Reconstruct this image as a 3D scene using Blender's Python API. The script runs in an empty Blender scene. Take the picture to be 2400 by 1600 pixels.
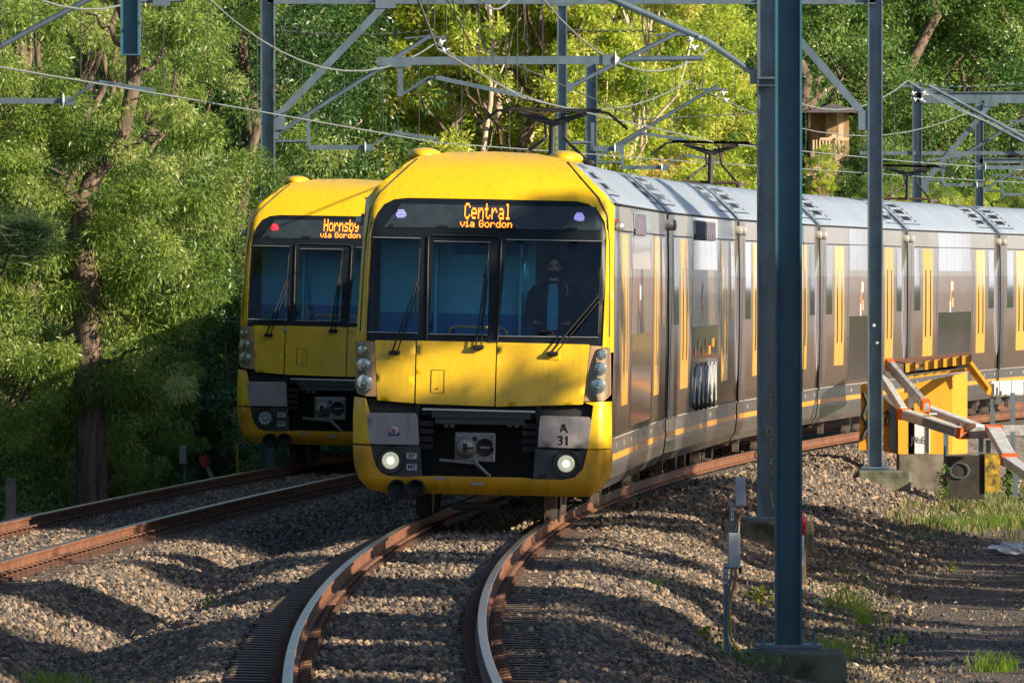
import bpy, bmesh, math, random
import numpy as np
from math import sin, cos, pi, radians
from mathutils import Vector, Matrix, noise as mnoise
from mathutils.geometry import delaunay_2d_cdt
S = bpy.context.scene
COL = S.collection
# ------------------------------------------------------------------ camera, sky, sun, exposure
FPX = 26200.0; HZ = 643.0; CAMZ = 2.9           # long lens: focal length and horizon in pixels of the 2400 px wide photograph
cam = bpy.data.cameras.new("camera"); camo = bpy.data.objects.new("camera", cam); COL.objects.link(camo)
cam.sensor_width = 36; cam.lens = FPX / 2400 * 36; cam.shift_y = -(800 - HZ) / 2400
cam.clip_start = 1; cam.clip_end = 5000
camo.location = (0, 0, CAMZ); camo.rotation_euler = (pi / 2, 0, 0); S.camera = camo
SUN = Vector((0.82, -0.46, 0.36)).normalized()   # direction towards the sun
elev = math.asin(SUN.z); azim = math.atan2(SUN.x, SUN.y)
w = bpy.data.worlds.new("World"); S.world = w; w.use_nodes = True
nt = w.node_tree; bg = nt.nodes['Background']
sky = nt.nodes.new('ShaderNodeTexSky'); sky.sky_type = 'NISHITA'; sky.sun_disc = False
sky.sun_elevation = elev; sky.sun_rotation = azim; sky.air_density = 1.0; sky.dust_density = 1.0; sky.ozone_density = 3.0
# bright band added low in the sky so the carriage windows reflect white
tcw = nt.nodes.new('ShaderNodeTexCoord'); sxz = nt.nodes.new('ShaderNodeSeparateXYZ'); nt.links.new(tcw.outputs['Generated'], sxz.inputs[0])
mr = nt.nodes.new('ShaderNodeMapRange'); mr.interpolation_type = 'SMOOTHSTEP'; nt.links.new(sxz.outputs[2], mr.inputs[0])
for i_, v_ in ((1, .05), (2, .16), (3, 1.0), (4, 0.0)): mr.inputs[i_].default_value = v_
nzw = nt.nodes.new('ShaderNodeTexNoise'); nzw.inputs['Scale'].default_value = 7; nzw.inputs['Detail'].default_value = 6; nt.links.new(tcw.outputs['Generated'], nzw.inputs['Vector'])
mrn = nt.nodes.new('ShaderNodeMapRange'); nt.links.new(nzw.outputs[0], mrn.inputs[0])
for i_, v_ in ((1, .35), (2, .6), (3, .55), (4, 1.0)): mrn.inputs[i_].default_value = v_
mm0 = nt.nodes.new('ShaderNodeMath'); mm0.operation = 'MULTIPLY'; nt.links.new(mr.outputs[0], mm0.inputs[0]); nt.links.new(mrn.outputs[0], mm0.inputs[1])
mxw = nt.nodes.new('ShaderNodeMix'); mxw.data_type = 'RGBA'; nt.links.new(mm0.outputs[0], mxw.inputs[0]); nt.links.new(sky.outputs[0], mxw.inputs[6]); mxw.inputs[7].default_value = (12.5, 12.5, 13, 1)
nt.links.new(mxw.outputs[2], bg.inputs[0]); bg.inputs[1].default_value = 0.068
sl = bpy.data.lights.new("sun", 'SUN'); sl.energy = 5.0; sl.angle = radians(0.5); sl.color = (1.0, 0.86, 0.66)
so = bpy.data.objects.new("sun", sl); COL.objects.link(so); so.location = (60, -30, 60)
so.rotation_euler = SUN.to_track_quat('Z', 'Y').to_euler()
S.view_settings.view_transform = 'Standard'; S.view_settings.look = 'None'
S.view_settings.gamma = 1; S.view_settings.exposure = 0.92
try:
    S.cycles.max_bounces = 6; S.cycles.transparent_max_bounces = 8; S.cycles.caustics_reflective = False
except Exception: pass

# ------------------------------------------------------------------ small helpers
def W(px, py, D):                                # photo pixel at a known distance -> point of the place
    return Vector(((px - 1200) / FPX * D, D, CAMZ - (py - HZ) / FPX * D))
def N(t, ty, **k):
    n = t.nodes.new(ty)
    for a, v in k.items(): setattr(n, a, v)
    return n
MATS = {}
def mat(name, c, rough=.6, metal=0, var=.25, scale=6, bump=0, bscale=40, spec=.5, coat=0, c2=None, stretch=(1, 1, 1), emis=None, estr=0, detail=4, dirt=0):
    if name in MATS: return MATS[name]
    m = bpy.data.materials.new(name); m.use_nodes = True; t = m.node_tree; b = t.nodes['Principled BSDF']
    tc = N(t, 'ShaderNodeTexCoord'); mp = N(t, 'ShaderNodeMapping'); mp.inputs['Scale'].default_value = stretch
    t.links.new(tc.outputs['Object'], mp.inputs[0])
    nz = N(t, 'ShaderNodeTexNoise'); nz.inputs['Scale'].default_value = scale; nz.inputs['Detail'].default_value = detail
    t.links.new(mp.outputs[0], nz.inputs['Vector'])
    r = N(t, 'ShaderNodeValToRGB'); t.links.new(nz.outputs[0], r.inputs[0])
    c2 = c2 or tuple(x * (1 - var) for x in c)
    r.color_ramp.elements[0].position = .35; r.color_ramp.elements[1].position = .65
    r.color_ramp.elements[0].color = (*c2, 1); r.color_ramp.elements[1].color = (*c, 1)
    t.links.new(r.outputs[0], b.inputs['Base Color'])
    b.inputs['Roughness'].default_value = rough; b.inputs['Metallic'].default_value = metal
    b.inputs['Specular IOR Level'].default_value = spec; b.inputs['Coat Weight'].default_value = coat
    b.inputs['Coat Roughness'].default_value = .06
    if dirt:
        n3 = N(t, 'ShaderNodeTexNoise'); n3.inputs['Scale'].default_value = 9; n3.inputs['Detail'].default_value = 10; n3.inputs['Roughness'].default_value = .7
        m3 = N(t, 'ShaderNodeMapping'); m3.inputs['Scale'].default_value = (1.6, 1, .35); t.links.new(tc.outputs['Object'], m3.inputs[0]); t.links.new(m3.outputs[0], n3.inputs['Vector'])
        r3 = N(t, 'ShaderNodeMapRange'); t.links.new(n3.outputs[0], r3.inputs[0]); r3.inputs[1].default_value = .52; r3.inputs[2].default_value = .78; r3.inputs[4].default_value = dirt
        x3 = N(t, 'ShaderNodeMix', data_type='RGBA'); t.links.new(r3.outputs[0], x3.inputs[0]); t.links.new(r.outputs[0], x3.inputs[6]); x3.inputs[7].default_value = (.10, .06, .03, 1); t.links.new(x3.outputs[2], b.inputs['Base Color'])
        a3 = N(t, 'ShaderNodeMath', operation='MULTIPLY_ADD'); a3.inputs[1].default_value = .5; a3.inputs[2].default_value = rough; t.links.new(r3.outputs[0], a3.inputs[0]); t.links.new(a3.outputs[0], b.inputs['Roughness'])
    if bump:
        n2 = N(t, 'ShaderNodeTexNoise'); n2.inputs['Scale'].default_value = bscale; n2.inputs['Detail'].default_value = 3
        t.links.new(mp.outputs[0], n2.inputs['Vector'])
        bp = N(t, 'ShaderNodeBump'); bp.inputs['Strength'].default_value = bump; bp.inputs['Distance'].default_value = .02
        t.links.new(n2.outputs[0], bp.inputs['Height']); t.links.new(bp.outputs[0], b.inputs['Normal'])
    if emis:
        b.inputs['Emission Color'].default_value = (*emis, 1); b.inputs['Emission Strength'].default_value = estr
    MATS[name] = m; return m
def leafmat(name, cols, trans=.35, rough=.38, spec=.5):
    if name in MATS: return MATS[name]
    m = bpy.data.materials.new(name); m.use_nodes = True; t = m.node_tree; b = t.nodes['Principled BSDF']
    out = t.nodes['Material Output']
    a = N(t, 'ShaderNodeAttribute', attribute_name='tint'); r = N(t, 'ShaderNodeValToRGB')
    t.links.new(a.outputs['Fac'], r.inputs[0]); e = r.color_ramp.elements
    e[0].color = (*cols[0], 1); e[1].color = (*cols[-1], 1); e[1].position = 1
    for i, c in enumerate(cols[1:-1]): e.new((i + 1) / (len(cols) - 1)).color = (*c, 1)
    t.links.new(r.outputs[0], b.inputs['Base Color']); b.inputs['Roughness'].default_value = rough
    b.inputs['Specular IOR Level'].default_value = spec
    tr = N(t, 'ShaderNodeBsdfTranslucent'); mx = N(t, 'ShaderNodeMixShader'); mx.inputs[0].default_value = trans
    hs = N(t, 'ShaderNodeHueSaturation'); hs.inputs['Hue'].default_value = .492; hs.inputs['Saturation'].default_value = .92; hs.inputs['Value'].default_value = 1.5
    t.links.new(r.outputs[0], hs.inputs['Color']); t.links.new(hs.outputs[0], tr.inputs[0])
    t.links.new(b.outputs[0], mx.inputs[1]); t.links.new(tr.outputs[0], mx.inputs[2]); t.links.new(mx.outputs[0], out.inputs[0])
    MATS[name] = m; return m

class MB:                                        # collects shapes, then links them as one mesh object
    def __init__(s): s.v = []; s.f = []; s.m = []; s.sm = []
    def add(s, vs, fs, mi=0, smooth=False):
        o = len(s.v); s.v += [tuple(p) for p in vs]; s.f += [tuple(i + o for i in f) for f in fs]
        s.m += [mi] * len(fs); s.sm += [smooth] * len(fs)
    def box(s, c, d, mi=0, rot=None, bev=0):
        hx, hy, hz = d[0] / 2, d[1] / 2, d[2] / 2; c = Vector(c)
        if bev:
            b = bev; P = []
            for z in (-hz, -hz + b, hz - b, hz):
                i = b if abs(z) == hz else 0
                P += [(-hx + i, -hy + b + i * 0, z), (-hx + b, -hy + i, z), (hx - b, -hy + i, z), (hx - i, -hy + b, z), (hx - i, hy - b, z), (hx - b, hy - i, z), (-hx + b, hy - i, z), (-hx + i, hy - b, z)]
            F = [tuple(range(7, -1, -1)), tuple(range(24, 32))]
            for k in range(3):
                for j in range(8): F.append((k * 8 + j, k * 8 + (j + 1) % 8, k * 8 + 8 + (j + 1) % 8, k * 8 + 8 + j))
        else:
            P = [(x * hx, y * hy, z * hz) for z in (-1, 1) for x, y in ((-1, -1), (1, -1), (1, 1), (-1, 1))]
            F = [(3, 2, 1, 0), (4, 5, 6, 7), (0, 1, 5, 4), (1, 2, 6, 5), (2, 3, 7, 6), (3, 0, 4, 7)]
        P = [Vector(p) for p in P]
        if rot is not None: P = [rot @ p for p in P]
        s.add([p + c for p in P], F, mi)
    def bar(s, a, b, w_, h, mi=0, up=(0, 0, 1), bev=0):
        a = Vector(a); b = Vector(b); d = b - a; y = d.normalized(); x = y.cross(Vector(up)).normalized(); z = x.cross(y)
        s.box((a + b) / 2, (w_, d.length, h), mi, Matrix((x, y, z)).transposed(), bev)
    def tube(s, pts, r, n=8, mi=0, smooth=True, cap=True):
        pts = [Vector(p) for p in pts]; rs = r if isinstance(r, (list, tuple)) else [r] * len(pts)
        V = []; pu = None
        for i, p in enumerate(pts):
            d = (pts[min(i + 1, len(pts) - 1)] - pts[max(i - 1, 0)]).normalized()
            if pu is None: pu = d.cross(Vector((0, 0, 1))) if abs(d.z) < .9 else d.cross(Vector((1, 0, 0)))
            u = (pu - d * pu.dot(d)).normalized(); pu = u; v = d.cross(u)
            V += [p + (u * cos(2 * pi * k / n) + v * sin(2 * pi * k / n)) * rs[i] for k in range(n)]
        F = [(i * n + k, i * n + (k + 1) % n, (i + 1) * n + (k + 1) % n, (i + 1) * n + k) for i in range(len(pts) - 1) for k in range(n)]
        s.add(V, F, mi, smooth)
        if cap:
            s.add(V[:n], [tuple(range(n - 1, -1, -1))], mi); s.add(V[-n:], [tuple(range(n))], mi)
    def lathe(s, c, prof, n=16, axis='z', mi=0, smooth=True, M=None):
        V = []
        for r_, h in prof:
            for k in range(n):
                a = 2 * pi * k / n; p = Vector((r_ * cos(a), r_ * sin(a), h))
                if axis == 'y': p = Vector((p.x, h, p.y))
                if axis == 'x': p = Vector((h, p.x, p.y))
                if M is not None: p = M @ p
                V.append(p + Vector(c))
        F = [(i * n + k, i * n + (k + 1) % n, (i + 1) * n + (k + 1) % n, (i + 1) * n + k) for i in range(len(prof) - 1) for k in range(n)]
        s.add(V, F, mi, smooth)
    def ball(s, c, r, n=10, mi=0, sq=(1, 1, 1), M=None):
        V = []; F = []
        for i in range(n + 1):
            for k in range(n * 2):
                a = pi * i / n; b = pi * k / n; p = Vector((sin(a) * cos(b) * r * sq[0], sin(a) * sin(b) * r * sq[1], cos(a) * r * sq[2]))
                if M is not None: p = M @ p
                V.append(p + Vector(c))
        for i in range(n):
            for k in range(2 * n): F.append((i * 2 * n + k, (i + 1) * 2 * n + k, (i + 1) * 2 * n + (k + 1) % (2 * n), i * 2 * n + (k + 1) % (2 * n)))
        s.add(V, F, mi, True)
    def data(s, name, mats):
        me = bpy.data.meshes.new(name); me.from_pydata(s.v, [], s.f)
        for m in (mats if isinstance(mats, (list, tuple)) else [mats]): me.materials.append(m)
        me.polygons.foreach_set('material_index', s.m); me.polygons.foreach_set('use_smooth', s.sm)
        me.update(); return me
    def build(s, name, mats, parent=None, **k): return link(name, s.data(name, mats), parent, **k)
def link(name, me, parent=None, loc=None, **k):
    o = bpy.data.objects.new(name, me); COL.objects.link(o)
    if parent: o.parent = parent
    if loc is not None: o.location = loc
    return tag(o, **k)
def tag(o, label=None, cat=None, group=None, kind=None):
    if label: o['label'] = label
    if cat: o['category'] = cat
    if group: o['group'] = group
    if kind: o['kind'] = kind
    return o
def thing(name, label, cat, loc=(0, 0, 0), rz=0, group=None):
    o = bpy.data.objects.new(name, None); COL.objects.link(o); o.location = loc; o.rotation_euler = (0, 0, rz)
    o.empty_display_size = .2
    return tag(o, label, cat, group)
def copy_tree(o, parent=None):
    c = o.copy(); COL.objects.link(c); c.parent = parent
    for ch in list(o.children): copy_tree(ch, c)
    return c
def np_mesh(name, V, F, mats, tint=None, smooth=False, mi=None):
    me = bpy.data.meshes.new(name); n = len(F); k = F.shape[1]
    me.vertices.add(len(V)); me.vertices.foreach_set('co', np.ascontiguousarray(V, dtype=np.float32).ravel())
    me.loops.add(n * k); me.loops.foreach_set('vertex_index', np.ascontiguousarray(F, dtype=np.int32).ravel())
    me.polygons.add(n); me.polygons.foreach_set('loop_start', np.arange(0, n * k, k, dtype=np.int32))
    me.polygons.foreach_set('use_smooth', np.full(n, smooth))
    if mi is not None: me.polygons.foreach_set('material_index', mi.astype(np.int32))
    for m in (mats if isinstance(mats, (list, tuple)) else [mats]): me.materials.append(m)
    me.update(calc_edges=True)
    if tint is not None:
        a = me.attributes.new('tint', 'FLOAT', 'FACE'); a.data.foreach_set('value', tint.astype(np.float32))
    return me
def vnoise(x, y, seed=0):                        # smooth value noise on arrays
    xi = np.floor(x).astype(np.int64); yi = np.floor(y).astype(np.int64); fx = x - xi; fy = y - yi
    fx = fx * fx * (3 - 2 * fx); fy = fy * fy * (3 - 2 * fy)
    def h(a, b):
        n = (a * 374761393 + b * 668265263 + seed * 974711) & 0x7fffffff
        n = ((n ^ (n >> 13)) * 1274126177) & 0x7fffffff
        return ((n ^ (n >> 16)) & 0xffff) / 65535.0
    return (h(xi, yi) * (1 - fx) + h(xi + 1, yi) * fx) * (1 - fy) + (h(xi, yi + 1) * (1 - fx) + h(xi + 1, yi + 1) * fx) * fy

# ------------------------------------------------------------------ the two curving tracks
def X1(D): return -1.01 + (D - 97.0) ** 2 / 1850.0
def X2(D):
    D = np.asarray(D, dtype=float)
    return np.where(D < 175, -5.15 + .0535 * (D - 131) + .00029 * (D - 131) ** 2, -1.01 + (D - 97.0) ** 2 / 1850.0 - 4.55)
def S1(D): return (D - 97.0) / 925.0
def S2(D): return .0535 + .00058 * (D - 131) if D < 175 else (D - 97.0) / 925.0
CANT = radians(1.3)
def GZ(x, D):                                    # height of the ground
    x = np.asarray(x, dtype=float); D = np.asarray(D, dtype=float)
    d1 = x - X1(D); d2 = x - X2(D); n1 = vnoise(x * .9, D * .33, 1); n2 = vnoise(x * 2.2 + 9, D * .9, 2); n3 = vnoise(x * 5, D * 2.2, 3)
    lump = (n1 - .5) * .22 + (n2 - .5) * .12 + (n3 - .5) * .05
    right = np.interp(d1, [0, 1.55, 1.9, 3.2, 4.6, 6, 1000], [-.235, -.235, -.30, -.72, -1.08, -1.12, -1.12]) - np.interp(d1, [2.6, 3.3, 4.4, 5.5], [0, .30, .16, 0]) * np.interp(D, [104, 108, 114, 124], [.9, 1, 1, 0])
    wr = np.interp(d1, [1.5, 2.2, 4.4, 5.2], [0, 1, 1, .15])
    gap = np.maximum(X1(D) - X2(D), .1); t = np.clip(d2 / gap, 0, 1) * gap; tt = np.minimum(t, gap - t)
    dep = np.interp(gap, [4.4, 5.2, 6.5], [.26, .34, .5])
    mid = -.235 - dep * np.interp(tt, [0, 1.5, 2.6], [0, 0, 1]); wm = np.interp(tt, [1.4, 1.9], [0, 1])
    left = np.interp(-d2, [0, 1.55, 1.9, 3.4, 9, 14, 40, 160, 500], [-.235, -.235, -.3, -.95, -1.1, -.4, 7, 34, 60])
    wl = np.interp(-d2, [1.5, 2.2], [0, 1])
    base = np.where(d2 < 0, left, np.where(d1 > 0, right, mid)); ww = np.where(d2 < 0, wl, np.where(d1 > 0, wr, wm))
    flat = np.clip((x - 21) / 9, 0, 1) * np.clip((D - 240) / 30, 0, 1); back = np.clip((D - 330) / 300, 0, 1) * 22 * np.clip((40 - d1) / 60, 0, 1)
    return (base + lump * ww + back) * (1 - flat) - 1.12 * flat
def gz(x, D): return float(GZ(x, D))
# ------------------------------------------------------------------ ground
def ground_mat():
    m = bpy.data.materials.new('ballast_ground'); m.use_nodes = True; t = m.node_tree; b = t.nodes['Principled BSDF']
    tc = N(t, 'ShaderNodeTexCoord'); at = N(t, 'ShaderNodeAttribute', attribute_name='zone')
    vo = N(t, 'ShaderNodeTexVoronoi'); vo.inputs['Scale'].default_value = 17
    nz = N(t, 'ShaderNodeTexNoise'); nz.inputs['Scale'].default_value = 1.3; nz.inputs['Detail'].default_value = 6
    nf = N(t, 'ShaderNodeTexNoise'); nf.inputs['Scale'].default_value = 30; nf.inputs['Detail'].default_value = 4
    for n in (vo, nz, nf): t.links.new(tc.outputs['Object'], n.inputs['Vector'])
    r1 = N(t, 'ShaderNodeValToRGB'); t.links.new(vo.outputs['Color'], r1.inputs[0])
    for i, (p, c) in enumerate(((0, (.06, .05, .045)), (.5, (.15, .125, .105)), (1, (.28, .24, .2)))):
        e = r1.color_ramp.elements[0] if i == 0 else (r1.color_ramp.elements.new(p) if i == 1 else r1.color_ramp.elements[-1]); e.color = (*c, 1)
    r2 = N(t, 'ShaderNodeValToRGB'); t.links.new(nf.outputs[0], r2.inputs[0])     # bitumen and gravel of the path
    r2.color_ramp.elements[0].color = (.038, .034, .031, 1); r2.color_ramp.elements[1].color = (.20, .155, .12, 1)
    r2.color_ramp.elements[0].position = .35; r2.color_ramp.elements[1].position = .7
    r3 = N(t, 'ShaderNodeValToRGB'); t.links.new(nf.outputs[0], r3.inputs[0])     # soil and moss under the trees
    r3.color_ramp.elements[0].color = (.02, .03, .01, 1); r3.color_ramp.elements[1].color = (.08, .11, .025, 1)
    m1 = N(t, 'ShaderNodeMix', data_type='RGBA'); m2 = N(t, 'ShaderNodeMix', data_type='RGBA')
    cl = N(t, 'ShaderNodeMapRange'); cl.inputs[1].default_value = 0; cl.inputs[2].default_value = 1
    t.links.new(at.outputs['Fac'], cl.inputs[0]); t.links.new(cl.outputs[0], m1.inputs[0])
    c2 = N(t, 'ShaderNodeMapRange'); c2.inputs[1].default_value = 1; c2.inputs[2].default_value = 2
    t.links.new(at.outputs['Fac'], c2.inputs[0]); t.links.new(c2.outputs[0], m2.inputs[0])
    t.links.new(r1.outputs[0], m1.inputs[6]); t.links.new(r2.outputs[0], m1.inputs[7])
    t.links.new(m1.outputs[2], m2.inputs[6]); t.links.new(r3.outputs[0], m2.inputs[7])
    t.links.new(m2.outputs[2], b.inputs['Base Color']); b.inputs['Roughness'].default_value = .85
    bp = N(t, 'ShaderNodeBump'); bp.inputs['Strength'].default_value = .7; bp.inputs['Distance'].default_value = .03
    ad = N(t, 'ShaderNodeMath', operation='ADD'); t.links.new(nf.outputs[0], ad.inputs[0]); t.links.new(vo.outputs['Distance'], ad.inputs[1])
    t.links.new(ad.outputs[0], bp.inputs['Height']); t.links.new(bp.outputs[0], b.inputs['Normal'])
    return m
xs = np.concatenate([[-1500, -700, -300, -150, -90, -60, -40], np.arange(-30, -11, 1.), np.arange(-11, 13, .1), np.arange(13, 40, 1.5), [50, 70, 100, 160, 300, 700, 1500]])
ys = np.concatenate([[-400, -100, -30, 0, 30, 50], np.arange(60, 74, 1.), np.arange(74, 215, .14), np.arange(215, 330, .8), [340, 360, 400, 460, 560, 700, 1000, 2500]])
GX, GY = np.meshgrid(xs, ys); GH = GZ(GX, GY)
nx, ny = len(xs), len(ys); idx = np.arange(nx * ny).reshape(ny, nx)
F = np.stack([idx[:-1, :-1], idx[:-1, 1:], idx[1:, 1:], idx[1:, :-1]], -1).reshape(-1, 4)
me = np_mesh('ground', np.stack([GX, GY, GH], -1).reshape(-1, 3), F, ground_mat(), smooth=True)
d1 = (GX - X1(GY)).ravel(); d2 = (GX - X2(GY)).ravel()
jit = (vnoise(GX * 1.1, GY * .5, 5) - .5).ravel()
zone = np.clip((d1 + jit - 4.1) / .7, 0, 1)
zone = np.maximum(zone, 2 * np.clip((-d2 + jit - 3.0) / .6, 0, 1))
zone = np.maximum(zone, np.where((d1 > 3.6) & (GY.ravel() > 180), 2, 0)); zone = np.maximum(zone, 2 * np.clip((d1 - 14) / 3, 0, 1))
a = me.attributes.new('zone', 'FLOAT', 'POINT'); a.data.foreach_set('value', zone.astype(np.float32))
link('ground', me, kind='structure')

# ------------------------------------------------------------------ ballast stones (geometry nodes: nobody could count them)
rng = np.random.default_rng(7)
def wedge(n, D0, D1, marg=1.0):
    D = np.sqrt(rng.uniform(D0 ** 2, D1 ** 2, n)); x = rng.uniform(-1, 1, n) * (.0458 * D + marg); return x, D
def stones_gn(name, P, size, mats, label, squash=.75):
    me = bpy.data.meshes.new(name); me.vertices.add(len(P)); me.vertices.foreach_set('co', P.astype(np.float32).ravel()); me.update()
    a = me.attributes.new('sz', 'FLOAT', 'POINT'); a.data.foreach_set('value', size.astype(np.float32))
    rt = rng.uniform(0, 6.28, (len(P), 3)); a = me.attributes.new('rt', 'FLOAT_VECTOR', 'POINT'); a.data.foreach_set('vector', rt.astype(np.float32).ravel())
    o = link(name, me, kind='stuff', label=label)
    g = bpy.data.node_groups.new(name, 'GeometryNodeTree'); g.interface.new_socket('Geometry', in_out='INPUT', socket_type='NodeSocketGeometry')
    g.interface.new_socket('Geometry', in_out='OUTPUT', socket_type='NodeSocketGeometry')
    gi = N(g, 'NodeGroupInput'); go = N(g, 'NodeGroupOutput'); ip = N(g, 'GeometryNodeInstanceOnPoints')
    g.links.new(gi.outputs[0], ip.inputs['Points']); gti = N(g, 'GeometryNodeGeometryToInstance')
    for k in range(8):
        ic = N(g, 'GeometryNodeMeshIcoSphere'); ic.inputs['Radius'].default_value = 1; ic.inputs['Subdivisions'].default_value = 1 if k % 2 else 2
        sp = N(g, 'GeometryNodeSetPosition'); nz = N(g, 'ShaderNodeTexNoise', noise_dimensions='4D'); nz.inputs['W'].default_value = k * 7.3; nz.inputs['Scale'].default_value = .8
        po = N(g, 'GeometryNodeInputPosition'); g.links.new(po.outputs[0], nz.inputs['Vector'])
        sb = N(g, 'ShaderNodeVectorMath', operation='SUBTRACT'); sb.inputs[1].default_value = (.5, .5, .5); g.links.new(nz.outputs['Color'], sb.inputs[0])
        sc = N(g, 'ShaderNodeVectorMath', operation='MULTIPLY'); sc.inputs[1].default_value = (2.4, 2.4, 2.0); g.links.new(sb.outputs[0], sc.inputs[0])
        g.links.new(ic.outputs[0], sp.inputs[0]); g.links.new(sc.outputs[0], sp.inputs['Offset'])
        sm = N(g, 'GeometryNodeSetMaterial'); sm.inputs['Material'].default_value = mats[k % len(mats)]
        sh = N(g, 'GeometryNodeSetShadeSmooth'); sh.inputs['Shade Smooth'].default_value = False
        g.links.new(sp.outputs[0], sh.inputs[0]); g.links.new(sh.outputs[0], sm.inputs[0]); g.links.new(sm.outputs[0], gti.inputs[0])
    g.links.new(gti.outputs[0], ip.inputs['Instance']); ip.inputs['Pick Instance'].default_value = True
    a1 = N(g, 'GeometryNodeInputNamedAttribute', data_type='FLOAT'); a1.inputs[0].default_value = 'sz'
    a2 = N(g, 'GeometryNodeInputNamedAttribute', data_type='FLOAT_VECTOR'); a2.inputs[0].default_value = 'rt'
    g.links.new(a2.outputs[0], ip.inputs['Rotation'])
    cb = N(g, 'ShaderNodeCombineXYZ'); mu = N(g, 'ShaderNodeMath', operation='MULTIPLY'); mu.inputs[1].default_value = squash
    g.links.new(a1.outputs[0], cb.inputs[0]); g.links.new(a1.outputs[0], cb.inputs[1]); g.links.new(a1.outputs[0], mu.inputs[0]); g.links.new(mu.outputs[0], cb.inputs[2])
    g.links.new(cb.outputs[0], ip.inputs['Scale']); g.links.new(ip.outputs[0], go.inputs[0])
    md = o.modifiers.new('stones', 'NODES'); md.node_group = g; return o
STM = [mat('stone_grey', (.165, .135, .108), .8, scale=9, var=.3), mat('stone_dark', (.07, .066, .062), .8, scale=9, var=.3), mat('stone_tan', (.36, .26, .175), .8, scale=9, var=.3), mat('stone_brown', (.15, .095, .06), .8, scale=9, var=.3)]
NST = 1.0
PX, PD = [], []
for D0, D1, dens in ((77, 105, 420), (105, 135, 330), (135, 165, 230), (165, 205, 120)):
    n = int(.0916 * (D1 ** 2 - D0 ** 2) / 2 * dens * NST * 1.25); x, D = wedge(n, D0, D1, .6); PX.append(x); PD.append(D)
x = np.concatenate(PX); D = np.concatenate(PD); a1 = x - X1(D); a2 = x - X2(D)
rail = (np.abs(np.abs(a1) - .75) < .17) | (np.abs(np.abs(a2) - .75) < .17)
sleeper_end = ((np.abs(a1) > .55) & (np.abs(a1) < 1.30)) | ((np.abs(a2) > .55) & (np.abs(a2) < 1.22))
keep = ~rail & ~((np.abs(a1) < .55) & (rng.random(len(x)) < .55)) & ~(sleeper_end & (rng.random(len(x)) < .88)) & (a1 < 4.6 + rng.normal(0, .35, len(x))) & (a2 > -3.2)
x = x[keep]; D = D[keep]; size = (.009 + .027 * rng.random(len(x)) ** 1.7) * np.where(D > 150, 1.25, 1.0)
mid_ = (np.abs(x - X1(D)) < .6) | (np.abs(x - X2(D)) < .6)
stones_gn('ballast', np.stack([x, D, np.where(mid_, -.185 + .03 * vnoise(x * 3, D * 1.5, 4), GZ(x, D)) + size * .35], -1), size, STM, 'loose grey and tan ballast stones heaped around both tracks')
# fine gravel on the path
x, D = wedge(60000, 80, 185, .5); a1 = x - X1(D); k = a1 > 3.8; x = x[k]; D = D[k]; size = .005 + .016 * rng.random(len(x)) ** 2
stones_gn('gravel', np.stack([x, D, GZ(x, D) + size * .3], -1), size, STM[:2], 'small gravel on the dark access path')

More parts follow.
